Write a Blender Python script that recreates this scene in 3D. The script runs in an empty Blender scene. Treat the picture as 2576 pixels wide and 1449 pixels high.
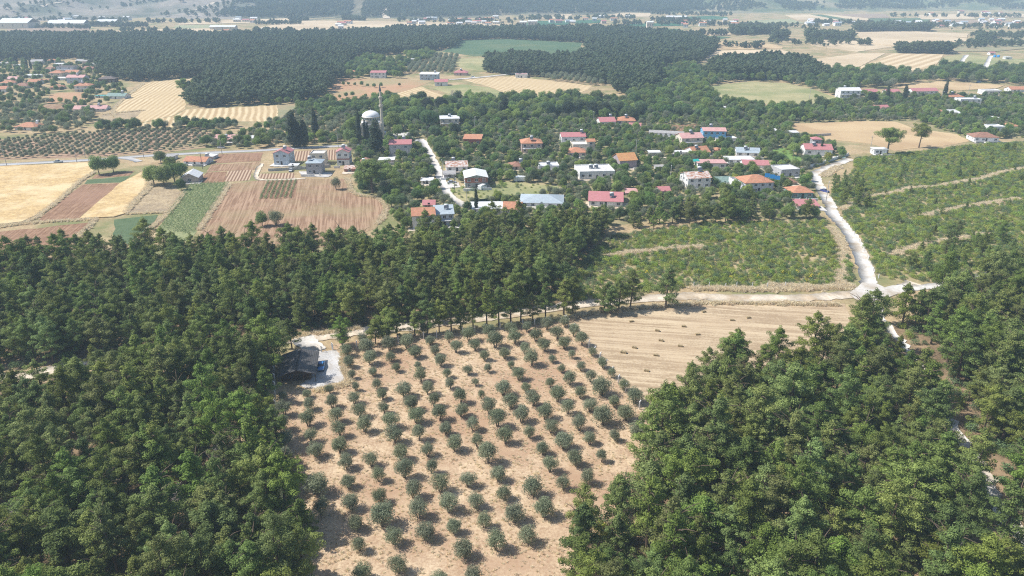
import bpy, math, random
import numpy as np
from mathutils import Vector

# ------------------------------------------------------------------ camera, sky, sun, exposure
S = bpy.context.scene
R = math.radians
PITCH, CAM_H, FOC = R(23.1), 90.0, 1840.0          # drone 90 m up, FOC in units of a 2576 px wide frame
cam_d = bpy.data.cameras.new("Camera"); cam = bpy.data.objects.new("Camera", cam_d)
S.collection.objects.link(cam); S.camera = cam
cam.location = (0, 0, CAM_H); cam.rotation_euler = (R(90) - PITCH, 0, 0)
cam_d.sensor_width = 36; cam_d.lens = 36 * FOC / 2576; cam_d.clip_start = 0.5; cam_d.clip_end = 20000

SUN_EL = R(50); SUN_DIR = Vector((1.0, -0.06, 0)).normalized()      # where the light travels
w = bpy.data.worlds.new("World"); S.world = w; w.use_nodes = True
nt = w.node_tree; bg = nt.nodes["Background"]
sky = nt.nodes.new("ShaderNodeTexSky"); sky.sky_type = 'NISHITA'; sky.sun_disc = False
sky.sun_elevation = SUN_EL; sky.sun_rotation = math.atan2(-SUN_DIR.x, -SUN_DIR.y)
sky.altitude = 200; sky.air_density = 1.0; sky.dust_density = 1.0
nt.links.new(sky.outputs[0], bg.inputs[0]); bg.inputs[1].default_value = 0.1
sun_d = bpy.data.lights.new("Sun", 'SUN'); sun_d.energy = 4.6; sun_d.angle = R(0.53); sun_d.color = (1, 0.97, 0.925)
sun = bpy.data.objects.new("Sun", sun_d); S.collection.objects.link(sun); sun.location = (0, 0, 300)
ld = Vector((SUN_DIR.x * math.cos(SUN_EL), SUN_DIR.y * math.cos(SUN_EL), -math.sin(SUN_EL)))
sun.rotation_euler = ld.to_track_quat('-Z', 'Y').to_euler()
vs = S.view_settings; vs.view_transform = 'Standard'; vs.look = 'None'; vs.gamma = 1; vs.exposure = 0.56; vs.use_curve_mapping = False
S.render.engine = 'CYCLES'; S.cycles.use_denoising = False; S.cycles.filter_width = 1.15
S.cycles.max_bounces = 6; S.cycles.diffuse_bounces = 3; S.cycles.glossy_bounces = 2
S.cycles.transmission_bounces = 3; S.cycles.transparent_max_bounces = 4; S.cycles.volume_bounces = 1

# ------------------------------------------------------------------ helpers
rng = np.random.default_rng(7); random.seed(7)
COL = S.collection
cp, sp = math.cos(PITCH), math.sin(PITCH)
def P(u, v, z=0.0):
    """ground point (world metres) seen at u, v of the 2576 x 1449 frame"""
    dx = (u - 1288) / FOC; dy = (724.5 - v) / FOC
    dz = dy * cp - sp; t = (z - CAM_H) / dz
    return Vector((dx * t, (dy * sp + cp) * t, z))
def proj(x, y, z=0.0):
    zc = y * cp - (z - CAM_H) * sp; yc = y * sp + (z - CAM_H) * cp
    return 1288 + FOC * x / zc, 724.5 - FOC * yc / zc, FOC / zc
def poly(pts): return np.array([P(*p)[:2] for p in pts])
def inpoly(x, y, pl):
    c = np.zeros(x.shape, bool); n = len(pl); j = n - 1
    for i in range(n):
        xi, yi = pl[i]; xj, yj = pl[j]
        t = ((yi > y) != (yj > y)) & (x < (xj - xi) * (y - yi) / (yj - yi + 1e-12) + xi)
        c ^= t; j = i
    return c
def segdist(x, y, line):
    d = np.full(x.shape, 1e9)
    for a, b in zip(line[:-1], line[1:]):
        ax, ay = a; vx, vy = b[0] - ax, b[1] - ay; L = vx * vx + vy * vy + 1e-9
        t = np.clip(((x - ax) * vx + (y - ay) * vy) / L, 0, 1)
        d = np.minimum(d, np.hypot(x - ax - t * vx, y - ay - t * vy))
    return d
def fbm(x, y, s, seed=0):
    r = np.random.default_rng(seed); o = np.zeros_like(x, dtype=float); a = 1.0; k = 1.0 / s
    for i in range(5):
        for j in range(3):
            th = r.uniform(0, 6.28); ph = r.uniform(0, 6.28)
            o += a * np.sin((x * math.cos(th) + y * math.sin(th)) * k * 6.28 * r.uniform(.7, 1.3) + ph) / 3
        a *= .55; k *= 1.9
    return o
def tag(o, label=None, cat=None, group=None, kind=None):
    if label: o["label"] = label
    if cat: o["category"] = cat
    if group: o["group"] = group
    if kind: o["kind"] = kind
    return o
def empty(name, loc, rz=0.0, sc=1.0):
    o = bpy.data.objects.new(name, None); COL.objects.link(o); o.location = loc; o.rotation_euler = (0, 0, rz)
    o.scale = (sc, sc, sc) if not hasattr(sc, '__len__') else sc
    o.empty_display_size = .3; return o
def link(name, me, parent=None, loc=(0, 0, 0), rot=(0, 0, 0), sc=(1, 1, 1)):
    o = bpy.data.objects.new(name, me); COL.objects.link(o); o.location = loc; o.rotation_euler = rot; o.scale = sc
    if parent: o.parent = parent
    return o
def npmesh(name, V, F, mats, mi=None, smooth=False, tint=None):
    """V (n,3); F (m,k) equal-sized faces"""
    V = np.asarray(V, np.float32); F = np.asarray(F, np.int32); k = F.shape[1]; m = len(F)
    me = bpy.data.meshes.new(name); me.vertices.add(len(V)); me.vertices.foreach_set("co", V.ravel())
    me.loops.add(m * k); me.loops.foreach_set("vertex_index", F.ravel())
    me.polygons.add(m); me.polygons.foreach_set("loop_start", np.arange(0, m * k, k, dtype=np.int32))
    if mi is not None: me.polygons.foreach_set("material_index", np.asarray(mi, np.int32))
    if smooth: me.polygons.foreach_set("use_smooth", np.ones(m, bool))
    if tint is not None:
        a = me.attributes.new("tint", 'FLOAT', 'POINT'); a.data.foreach_set("value", np.asarray(tint, np.float32))
    for mt in (mats if isinstance(mats, (list, tuple)) else [mats]): me.materials.append(mt)
    me.update(calc_edges=True); return me
class MB:
    def __init__(s): s.v = []; s.f = []; s.m = []
    def poly(s, pts, m=0):
        i = len(s.v); s.v += [tuple(p) for p in pts]; s.f.append(tuple(range(i, i + len(pts)))); s.m.append(m); return s
    def box(s, x0, x1, y0, y1, z0, z1, m=0):
        i = len(s.v); s.v += [(x0, y0, z0), (x1, y0, z0), (x1, y1, z0), (x0, y1, z0), (x0, y0, z1), (x1, y0, z1), (x1, y1, z1), (x0, y1, z1)]
        for q in ((0, 3, 2, 1), (4, 5, 6, 7), (0, 1, 5, 4), (1, 2, 6, 5), (2, 3, 7, 6), (3, 0, 4, 7)):
            s.f.append(tuple(i + a for a in q)); s.m.append(m)
        return s
    def hexa(s, b, t, m=0):
        i = len(s.v); s.v += [tuple(p) for p in b] + [tuple(p) for p in t]
        for q in ((0, 3, 2, 1), (4, 5, 6, 7), (0, 1, 5, 4), (1, 2, 6, 5), (2, 3, 7, 6), (3, 0, 4, 7)):
            s.f.append(tuple(i + a for a in q)); s.m.append(m)
        return s
    def lathe(s, prof, n=12, c=(0, 0), m=0, a0=0.0):
        i = len(s.v)
        for r, z in prof:
            for k in range(n):
                a = a0 + 6.2832 * k / n; s.v.append((c[0] + r * math.cos(a), c[1] + r * math.sin(a), z))
        for j in range(len(prof) - 1):
            for k in range(n):
                k2 = (k + 1) % n; s.f.append((i + j * n + k, i + j * n + k2, i + (j + 1) * n + k2, i + (j + 1) * n + k)); s.m.append(m)
        s.f.append(tuple(i + (len(prof) - 1) * n + k for k in range(n))); s.m.append(m)
        s.f.append(tuple(i + n - 1 - k for k in range(n))); s.m.append(m); return s
    def tube(s, pts, rad, n=6, m=0):
        i = len(s.v); pts = [Vector(p) for p in pts]
        for j, p in enumerate(pts):
            d = (pts[min(j + 1, len(pts) - 1)] - pts[max(j - 1, 0)]).normalized()
            a = d.orthogonal().normalized(); b = d.cross(a)
            for k in range(n):
                t = 6.2832 * k / n; s.v.append(tuple(p + (a * math.cos(t) + b * math.sin(t)) * rad[j]))
        for j in range(len(pts) - 1):
            for k in range(n):
                k2 = (k + 1) % n; s.f.append((i + j * n + k, i + j * n + k2, i + (j + 1) * n + k2, i + (j + 1) * n + k)); s.m.append(m)
        e = i + (len(pts) - 1) * n
        s.f.append(tuple(e + k for k in range(n))); s.m.append(m); return s
    def mesh(s, name, mats, smooth=False):
        me = bpy.data.meshes.new(name); me.from_pydata(s.v, [], s.f)
        for mt in (mats if isinstance(mats, (list, tuple)) else [mats]): me.materials.append(mt)
        me.polygons.foreach_set("material_index", s.m)
        if smooth: me.polygons.foreach_set("use_smooth", [True] * len(s.f))
        me.update(calc_edges=True); return me
    def build(s, name, mats, parent=None, smooth=False, **k): return link(name, s.mesh(name, mats, smooth), parent, **k)

# ------------------------------------------------------------------ materials
def nmat(name):
    m = bpy.data.materials.new(name); m.use_nodes = True; t = m.node_tree
    return m, t, t.nodes["Principled BSDF"], t.nodes.new, t.links.new
def rgb(n, c): n.default_value = (*c, 1)
_plain = {}
def plain(c, rough=.85, spec=.25, metal=0.0, var=.10, scale=1.2, dirt=.25):
    """painted or rendered surface with faint mottling and streaks"""
    key = (c, rough, spec, metal, var, scale, dirt)
    if key in _plain: return _plain[key]
    m, t, b, N, L = nmat("paint_%d" % len(_plain))
    tc = N("ShaderNodeTexCoord"); n1 = N("ShaderNodeTexNoise"); n1.inputs["Scale"].default_value = scale; n1.inputs["Detail"].default_value = 6
    mp = N("ShaderNodeMapping"); mp.inputs["Scale"].default_value = (1, 1, .35); L(tc.outputs["Object"], mp.inputs[0]); L(mp.outputs[0], n1.inputs["Vector"])
    r = N("ShaderNodeValToRGB"); r.color_ramp.elements[0].position = .3; r.color_ramp.elements[1].position = .7
    rgb_ = [max(0, x * (1 - dirt)) for x in c]; r.color_ramp.elements[0].color = (*rgb_, 1); r.color_ramp.elements[1].color = (*[min(1, x * (1 + var)) for x in c], 1)
    L(n1.outputs[0], r.inputs[0]); L(r.outputs[0], b.inputs["Base Color"])
    b.inputs["Roughness"].default_value = rough; b.inputs["Specular IOR Level"].default_value = spec; b.inputs["Metallic"].default_value = metal
    _plain[key] = m; return m
_tile = {}
def tile_mat(c, kind='tile', c2=None):
    """roof covering: rows of clay tile, or ribbed sheet; weathered"""
    key = (c, kind, c2)
    if key in _tile: return _tile[key]
    m, t, b, N, L = nmat("roof_%s_%d" % (kind, len(_tile)))
    tc = N("ShaderNodeTexCoord")
    wv = N("ShaderNodeTexWave"); wv.wave_type = 'BANDS'; wv.bands_direction = 'X'; wv.inputs["Scale"].default_value = .314 / (.3 if kind == 'tile' else .4)
    L(tc.outputs["Object"], wv.inputs["Vector"])
    n1 = N("ShaderNodeTexNoise"); n1.inputs["Scale"].default_value = .9; n1.inputs["Detail"].default_value = 7; L(tc.outputs["Object"], n1.inputs["Vector"])
    n2 = N("ShaderNodeTexVoronoi"); n2.inputs["Scale"].default_value = 2.6; L(tc.outputs["Object"], n2.inputs["Vector"])
    r = N("ShaderNodeValToRGB"); r.color_ramp.elements[0].position = .35; r.color_ramp.elements[1].position = .66
    d = c2 if c2 else tuple(x * .72 for x in c)
    r.color_ramp.elements[0].color = (*d, 1); r.color_ramp.elements[1].color = (*c, 1); L(n1.outputs[0], r.inputs[0])
    mx = N("ShaderNodeMix"); mx.data_type = 'RGBA'; mx.blend_type = 'MULTIPLY'; mx.inputs[0].default_value = .18 if kind == 'tile' else .06
    L(r.outputs[0], mx.inputs["A"]); L(n2.outputs["Color"], mx.inputs["B"]); L(mx.outputs["Result"], b.inputs["Base Color"])
    bp = N("ShaderNodeBump"); bp.inputs["Strength"].default_value = .5; bp.inputs["Distance"].default_value = .05
    L(wv.outputs[0], bp.inputs["Height"]); L(bp.outputs[0], b.inputs["Normal"])
    b.inputs["Roughness"].default_value = .8 if kind == 'tile' else .5; b.inputs["Specular IOR Level"].default_value = .25
    _tile[key] = m; return m
def leaf_mat(name, dark, light, hue=.02, val=.22, sat=.1, trans=.22, nscale=.5):
    m, t, b, N, L = nmat(name); out = t.nodes["Material Output"]
    at = N("ShaderNodeAttribute"); at.attribute_name = "tint"
    tc = N("ShaderNodeTexCoord"); n1 = N("ShaderNodeTexNoise"); n1.inputs["Scale"].default_value = nscale; n1.inputs["Detail"].default_value = 2
    L(tc.outputs["Object"], n1.inputs["Vector"])
    ad = N("ShaderNodeMath"); ad.operation = 'MULTIPLY_ADD'; L(n1.outputs[0], ad.inputs[0]); ad.inputs[1].default_value = 1.1; ad.inputs[2].default_value = -.3
    a2 = N("ShaderNodeMath"); a2.operation = 'MULTIPLY_ADD'; L(at.outputs["Fac"], a2.inputs[0]); a2.inputs[1].default_value = .65; L(ad.outputs[0], a2.inputs[2]); a2.use_clamp = True
    mx = N("ShaderNodeMix"); mx.data_type = 'RGBA'; L(a2.outputs[0], mx.inputs[0]); mx.inputs["A"].default_value = (*dark, 1); mx.inputs["B"].default_value = (*light, 1)
    oi = N("ShaderNodeObjectInfo"); hs = N("ShaderNodeHueSaturation")
    for sock, lo, hi, k in (("Hue", .5 - hue, .5 + hue, 1.0), ("Value", 1 - val, 1 + val, 7.31), ("Saturation", 1 - sat, 1 + sat, 13.7)):
        mm = N("ShaderNodeMath"); mm.operation = 'MULTIPLY'; L(oi.outputs["Random"], mm.inputs[0]); mm.inputs[1].default_value = k
        fr = N("ShaderNodeMath"); fr.operation = 'FRACT'; L(mm.outputs[0], fr.inputs[0])
        mr = N("ShaderNodeMapRange"); L(fr.outputs[0], mr.inputs[0]); mr.inputs[3].default_value = lo; mr.inputs[4].default_value = hi
        L(mr.outputs[0], hs.inputs[sock])
    L(mx.outputs["Result"], hs.inputs["Color"]); L(hs.outputs[0], b.inputs["Base Color"])
    b.inputs["Roughness"].default_value = .65; b.inputs["Specular IOR Level"].default_value = .2
    tr = N("ShaderNodeBsdfTranslucent"); L(hs.outputs[0], tr.inputs[0])
    ms = N("ShaderNodeMixShader"); ms.inputs[0].default_value = trans
    L(b.outputs[0], ms.inputs[1]); L(tr.outputs[0], ms.inputs[2]); L(ms.outputs[0], out.inputs[0]); return m
def field_mat(name, a, b_, c=None, rows=None, streak=0, amt=.5, dist=1.5, ns=.25, fine=2.2, patch=.02, pamt=.35, bump=.25, lo=.42, hi=.6):
    """soil, stubble or crop. rows=(angle deg, spacing m); a/b_ two main tones, c a third tone in large patches"""
    m, t, bs, N, L = nmat(name)
    tc = N("ShaderNodeTexCoord"); V = tc.outputs["Object"]
    n1 = N("ShaderNodeTexNoise"); n1.inputs["Scale"].default_value = ns; n1.inputs["Detail"].default_value = 8; n1.inputs["Roughness"].default_value = .65; L(V, n1.inputs["Vector"])
    n2 = N("ShaderNodeTexNoise"); n2.inputs["Scale"].default_value = fine; n2.inputs["Detail"].default_value = 4; n2.inputs["Roughness"].default_value = .7; L(V, n2.inputs["Vector"])
    mixn = N("ShaderNodeMath"); mixn.operation = 'MULTIPLY_ADD'; L(n2.outputs[0], mixn.inputs[0]); mixn.inputs[1].default_value = .55
    hm = N("ShaderNodeMath"); hm.operation = 'MULTIPLY'; L(n1.outputs[0], hm.inputs[0]); hm.inputs[1].default_value = .45; L(hm.outputs[0], mixn.inputs[2])
    fac = mixn.outputs[0]
    if rows:
        mp = N("ShaderNodeMapping"); mp.inputs["Rotation"].default_value = (0, 0, R(rows[0])); L(V, mp.inputs[0])
        wv = N("ShaderNodeTexWave"); wv.bands_direction = 'X'; wv.inputs["Scale"].default_value = .314 / rows[1]
        wv.inputs["Distortion"].default_value = dist; wv.inputs["Detail"].default_value = 3; wv.inputs["Detail Scale"].default_value = .25 if rows[1] > 2 else .8
        L(mp.outputs[0], wv.inputs["Vector"]); rowf = wv.outputs[0]
        if streak:
            m2 = N("ShaderNodeMapping"); m2.inputs["Scale"].default_value = (1 / rows[1], 1 / (rows[1] * streak), 1); L(mp.outputs[0], m2.inputs[0])
            n4 = N("ShaderNodeTexNoise"); n4.inputs["Scale"].default_value = 1; n4.inputs["Detail"].default_value = 4; n4.inputs["Distortion"].default_value = .6; L(m2.outputs[0], n4.inputs["Vector"])
            n5 = N("ShaderNodeMapRange"); n5.inputs[1].default_value = .3; n5.inputs[2].default_value = .7; L(n4.outputs[0], n5.inputs[0]); rowf = n5.outputs[0]
        lf = N("ShaderNodeMix"); lf.inputs[0].default_value = amt; L(fac, lf.inputs[2]); L(rowf, lf.inputs[3]); fac = lf.outputs[0]
    r = N("ShaderNodeValToRGB"); r.color_ramp.elements[0].position = lo; r.color_ramp.elements[1].position = hi
    r.color_ramp.elements[0].color = (*a, 1); r.color_ramp.elements[1].color = (*b_, 1); L(fac, r.inputs[0]); colr = r.outputs[0]
    if c:
        n3 = N("ShaderNodeTexNoise"); n3.inputs["Scale"].default_value = patch; n3.inputs["Detail"].default_value = 6; n3.inputs["Roughness"].default_value = .6; L(V, n3.inputs["Vector"])
        r3 = N("ShaderNodeValToRGB"); r3.color_ramp.elements[0].position = .46; r3.color_ramp.elements[1].position = .62; r3.color_ramp.elements[1].color = (pamt * 2.2,) * 3 + (1,)
        L(n3.outputs[0], r3.inputs[0])
        mx = N("ShaderNodeMix"); mx.data_type = 'RGBA'; L(r3.outputs[0], mx.inputs[0]); L(colr, mx.inputs["A"]); mx.inputs["B"].default_value = (*c, 1); colr = mx.outputs["Result"]
    L(colr, bs.inputs["Base Color"]); bs.inputs["Roughness"].default_value = .95; bs.inputs["Specular IOR Level"].default_value = .1
    if bump:
        bp = N("ShaderNodeBump"); bp.inputs["Strength"].default_value = bump; bp.inputs["Distance"].default_value = .4
        L(fac, bp.inputs["Height"]); L(bp.outputs[0], bs.inputs["Normal"])
    return m

BARK = plain((.12, .085, .06), scale=3, var=.3); BARK_OL = plain((.17, .145, .115), scale=3, var=.3); BARK_GREY = plain((.33, .29, .27), scale=3, var=.3)
LM = dict(
    pine=leaf_mat("pine_needles", (0.062, 0.097, 0.026), (0.297, 0.358, 0.097), hue=.026, val=.28, trans=.38),
    pine_far=leaf_mat("pine_needles_far", (0.050, 0.083, 0.042), (0.171, 0.215, 0.105), hue=.015, val=.25, trans=.38),
    olive=leaf_mat("olive_leaves", (0.131, 0.152, 0.084), (0.320, 0.352, 0.221), hue=.014, val=.16, nscale=1.2, trans=.38),
    leafA=leaf_mat("leaf_mid", (0.086, 0.146, 0.041), (0.270, 0.356, 0.108), hue=.024, val=.25, trans=.38),
    leafB=leaf_mat("leaf_light", (0.142, 0.210, 0.044), (0.357, 0.441, 0.131), hue=.02, val=.2, trans=.38),
    leafC=leaf_mat("leaf_dark", (0.056, 0.100, 0.043), (0.170, 0.244, 0.095), hue=.018, val=.2, trans=.38),
    leafY=leaf_mat("leaf_yellow", (.20, .22, .03), (.42, .42, .08), hue=.015, val=.15, trans=.3),
    cyp=leaf_mat("cypress_leaves", (.020, .036, .020), (.065, .09, .042), hue=.01, val=.15),
    scrub=leaf_mat("scrub_leaves", (0.143, 0.204, 0.040), (0.407, 0.473, 0.110), hue=.028, val=.25, trans=.38),
    scrubD=leaf_mat("scrub_leaves_dark", (0.084, 0.134, 0.058), (0.224, 0.302, 0.129), hue=.024, val=.22, trans=.38),
    dry=leaf_mat("dry_grass_blades", (.64, .53, .35), (.86, .76, .56), hue=.012, val=.12, trans=.45),
    broom=leaf_mat("broom_flowers", (.40, .36, .04), (.75, .58, .06), hue=.01, val=.1),
    dead=leaf_mat("dead_twigs", (.16, .135, .12), (.30, .25, .225), hue=.01, val=.2),
    deadB=leaf_mat("dead_brown_leaves", (.24, .14, .10), (.42, .27, .20), hue=.01, val=.1),
    crop=leaf_mat("crop_leaves", (.13, .19, .07), (.30, .38, .17), hue=.015, val=.2, trans=.3))

# ------------------------------------------------------------------ ground, hills, fields, roads
STRAW = (.52, .385, .205); STRAW_D = (.40, .275, .135); STRAW_L = (.66, .54, .33)
SOIL = (.245, .138, .082); SOIL_L = (.345, .215, .135); SOIL_D = (.19, .105, .062)
GX0, GX1, GY0, GY1 = -5200, 5200, -150, 6800
g_mat = field_mat("ground_mix", (.30, .215, .12), (.47, .36, .21), c=(.17, .185, .075), ns=.09, fine=.9, patch=.035, pamt=.4)
gx = np.linspace(GX0, GX1, 27); gy = np.linspace(GY0, GY1, 19)
XX, YY = np.meshgrid(gx, gy); nV = np.stack([XX.ravel(), YY.ravel(), np.zeros(XX.size)], 1)
idx = np.arange(XX.size).reshape(XX.shape)
nF = np.stack([idx[:-1, :-1].ravel(), idx[:-1, 1:].ravel(), idx[1:, 1:].ravel(), idx[1:, :-1].ravel()], 1)
tag(link("ground", npmesh("ground", nV, nF, g_mat)), "dry grassy ground between the fields", "ground", kind="structure")

def hill_h(x, y):
    y0 = 1800 + 130 * np.sin(x / 520 + .6) + 60 * np.sin(x / 170) + np.clip(x - 250, 0, 900) * .38
    d = y - y0
    s = np.clip(d / 220, 0, 1); s = s * s * (3 - 2 * s)
    h = d * .075 * s + s * (9 * fbm(x, y, 420, 3) + 3.5 * fbm(x, y, 130, 4))
    return np.where(d > 0, np.minimum(h, 150 + 12 * fbm(x, y, 700, 9)), -3 + d * .01)
def hill_mesh(name, x0, x1, nx, mat, label):
    hx = np.linspace(x0, x1, nx); hy = np.concatenate([np.linspace(1560, 2900, 150), np.linspace(2950, 6600, 40)])
    X, Y = np.meshgrid(hx, hy); Z = np.maximum(hill_h(X, Y), -.6)
    i = np.arange(X.size).reshape(X.shape)
    F = np.stack([i[:-1, :-1].ravel(), i[:-1, 1:].ravel(), i[1:, 1:].ravel(), i[1:, :-1].ravel()], 1)
    return tag(link(name, npmesh(name, np.stack([X.ravel(), Y.ravel(), Z.ravel()], 1), F, mat, smooth=True)), label, "hills", kind="structure")
hm_l = field_mat("hill_scrub", (.22, .19, .15), (.34, .29, .235), c=(.10, .11, .075), ns=.012, fine=.06, patch=.006, pamt=.5, bump=.0)
hm_c = field_mat("hill_forest_floor", (.07, .085, .05), (.13, .12, .075), c=(.30, .24, .16), ns=.02, fine=.1, patch=.004, pamt=.2, bump=.0)
hm_r = field_mat("hill_maquis", (.085, .115, .06), (.16, .175, .09), c=(.33, .27, .18), ns=.012, fine=.07, patch=.006, pamt=.3, bump=.0)
hill_mesh("hills", -5100, -640, 150, hm_l, "pale scrubby hillside beyond the far plain")
hill_mesh("hills", -640, 420, 90, hm_c, "dark forested hillside cut by a pale firebreak")
hill_mesh("hills", 420, 5100, 160, hm_r, "green hillside of scrub and groves beyond the far plain")

FIELDS = []          # world polygons, kept for keeping trees off them
_zf = [0.02]
def smooth_poly(pts, step=6.0, jit=.25, seed=1):
    r = np.random.default_rng(seed); W = [np.array(P(*p)[:2]) for p in pts]; out = []
    for a, b in zip(W, W[1:] + W[:1]):
        L = np.linalg.norm(b - a); n = max(1, min(30, int(L / step))); nrm = np.array([-(b - a)[1], (b - a)[0]]) / (L + 1e-9)
        for k in range(n): out.append(a + (b - a) * k / n + (nrm * r.normal(0, jit) if k else 0))
    return np.array(out)
def field(name, pts, mat, label, h=0.0, keep=True, jit=.3, step=6.0):
    _zf[0] += .002; W = smooth_poly(pts, step, jit, len(FIELDS) + 3); far = np.hypot(*W.mean(0))
    z = _zf[0] + h + (0.25 if far > 700 else 0) + (.35 if far > 1300 else 0)
    n = len(W); b = MB()
    if (np.cross(np.roll(W, -1, 0) - W, np.roll(W, -2, 0) - np.roll(W, -1, 0))).sum() < 0: W = W[::-1]
    b.v = [(p[0], p[1], z) for p in W] + [(p[0], p[1], -.05) for p in W]
    b.f = [tuple(range(n))] + [(i, n + i, n + (i + 1) % n, (i + 1) % n) for i in range(n)]; b.m = [0] * len(b.f)
    o = b.build(name, mat); tag(o, label, "field", kind="structure")
    if keep: FIELDS.append(W)
    return o
def tl(n, pts):
    ox, oy = {1: (0, 0), 2: (644, 0), 3: (1288, 0), 4: (1932, 0), 5: (0, 314.5), 6: (644, 251.6), 7: (1288, 251.6), 8: (1932, 314.5), 33: (1288, 613.8), 44: (1932, 613.8)}[n]
    return [(ox + x / 4, oy + y / 4) for x, y in pts]

def RA(u1, v1, u2, v2):
    a, b = P(u1, v1), P(u2, v2); return math.degrees(math.atan2(b.x - a.x, b.y - a.y))
M_wheat = field_mat("ripe_wheat", STRAW_D, (.62, .45, .22), c=STRAW_L, ns=.35, fine=1.2, patch=.06, pamt=.3, bump=.5)
M_plough = field_mat("ploughed_soil", SOIL_D, SOIL_L, c=(.30, .18, .12), rows=(RA(150, 550, 250, 465), .8), streak=25, amt=.22, patch=.03)
M_plough2 = field_mat("ploughed_soil_pale", (.225, .135, .082), (.37, .245, .158), c=(.30, .24, .13), rows=(RA(700, 560, 730, 460), .8), streak=30, amt=.4, patch=.03, pamt=.3)
M_ridge = field_mat("ridged_soil", (.21, .125, .08), (.46, .34, .235), rows=(RA(575, 455, 590, 428), 1.5), amt=.7, dist=.8)
M_tan = field_mat("dry_weeds", (.28, .21, .13), (.47, .37, .23), c=(.22, .17, .12), ns=.3, fine=1.2, patch=.06)
M_green = field_mat("green_crop", (.075, .115, .055), (.125, .165, .085), ns=.3, fine=2.5)
M_dkgreen = field_mat("dark_green_crop", (.065, .115, .06), (.10, .155, .075), c=(.14, .16, .08), ns=.02, fine=.4, patch=.01, rows=(80, 4), amt=.2)
M_teal = field_mat("irrigated_crop", (.04, .11, .06), (.06, .15, .075), ns=.02, fine=.1)
M_pale = field_mat("pale_green_crop", (.17, .20, .09), (.33, .33, .17), ns=.5, fine=2.5)
M_meadow = field_mat("dry_meadow", (.26, .25, .12), (.42, .36, .19), c=(.19, .22, .09), ns=.06, fine=.8, patch=.02)
M_grey = field_mat("fallow_green", (.22, .22, .125), (.30, .265, .15), c=(.36, .25, .15), ns=.06, fine=.7, patch=.02)
def swath(ang, sp=6, nm="stubble_swaths"): return field_mat(nm, (.40, .285, .15), (.60, .475, .29), c=(.49, .37, .21), rows=(ang, sp * .75), dist=4.5, amt=.27, ns=.05, fine=.9, patch=.02, bump=.3)
M_orange = field_mat("orange_soil", (.36, .205, .115), (.47, .30, .18), c=(.30, .265, .14), ns=.03, fine=.5, patch=.014, rows=(88, 5), amt=.25)
M_farwheat = field_mat("far_stubble", (.50, .38, .24), (.62, .50, .34), c=(.42, .32, .2), ns=.015, fine=.1, patch=.006, rows=(85, 14), amt=.2, bump=0)
M_farbrown = field_mat("far_fallow", (.27, .195, .135), (.35, .265, .19), ns=.015, fine=.1, bump=0)
M_farpale = field_mat("far_meadow", (.25, .265, .15), (.34, .33, .19), ns=.015, fine=.1, bump=0)
M_golden = field_mat("golden_field", (.42, .295, .16), (.57, .435, .255), c=(.37, .25, .14), ns=.12, fine=.8, patch=.03, rows=(97, 3), amt=.25)
M_stub = field_mat("baled_stubble", (.33, .24, .15), (.52, .41, .27), c=(.43, .32, .205), rows=(99, 1.3), streak=22, amt=.3, ns=.2, fine=1.6, patch=.05, pamt=.25)
M_orch = field_mat("orchard_dry_grass", (.34, .225, .14), (.585, .45, .295), c=(.375, .245, .155), ns=.22, fine=1.9, patch=.05, pamt=.42, lo=.40, hi=.60)
M_redsoil = field_mat("young_orchard_soil", (.26, .16, .105), (.40, .275, .185), c=(.30, .26, .14), ns=.1, fine=.8, patch=.03, rows=(100, 5), amt=.2)
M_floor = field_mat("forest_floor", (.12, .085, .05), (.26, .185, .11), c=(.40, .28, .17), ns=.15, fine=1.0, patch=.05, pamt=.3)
M_scrubsoil = field_mat("scrub_soil", (.18, .175, .075), (.36, .29, .16), c=(.50, .37, .22), ns=.12, fine=.8, patch=.04, pamt=.3)
M_gravel = field_mat("white_gravel", (.38, .365, .345), (.60, .585, .565), c=(.36, .30, .23), ns=.3, fine=2.5, patch=.25, pamt=.25)
M_dirt = field_mat("dirt_track", (.50, .42, .32), (.66, .575, .46), c=(.41, .315, .21), ns=.15, fine=1.5, patch=.13, pamt=.4)
M_dirtw = field_mat("white_track", (.46, .43, .385), (.62, .585, .535), c=(.37, .305, .225), ns=.15, fine=1.5, patch=.14, pamt=.4)
M_asph = field_mat("old_asphalt", (.36, .355, .35), (.46, .45, .44), c=(.40, .38, .36), ns=.2, fine=2, patch=.05)
M_conc = field_mat("village_concrete", (.50, .475, .44), (.64, .61, .57), c=(.45, .40, .34), ns=.15, fine=1.5, patch=.06)
M_lawn = field_mat("garden_lawn", (.12, .20, .05), (.19, .28, .08), ns=.2, fine=1.5)

FOREST_A = [(-120, 735), (0, 700), (150, 668), (280, 635), (450, 652), (600, 645), (700, 662), (850, 632), (950, 638), (1060, 622), (1200, 612), (1350, 592), (1440, 574), (1520, 572), (1530, 592), (1500, 625), (1445, 675), (1420, 720), (1445, 768), (1286, 782), (1069, 808), (909, 826), (819, 838), (749, 842), (640, 850), (480, 868), (337, 888), (175, 910), (0, 932), (-160, 960)]
FOREST_B = [(-160, 985), (0, 965), (170, 945), (340, 920), (480, 902), (620, 888), (686, 892), (688, 960), (692, 1080), (750, 1240), (785, 1449), (800, 1720), (-500, 1720), (-400, 1300)]
FOREST_C = [(1745, 985), (1850, 935), (1990, 915), (2090, 915), (2135, 855), (2205, 838), (2300, 795), (2350, 755), (2430, 735), (2576, 712), (2760, 690), (2900, 1100), (3100, 1720), (1430, 1720), (1428, 1449), (1425, 1370), (1510, 1285), (1630, 1190), (1680, 1090)]
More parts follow.
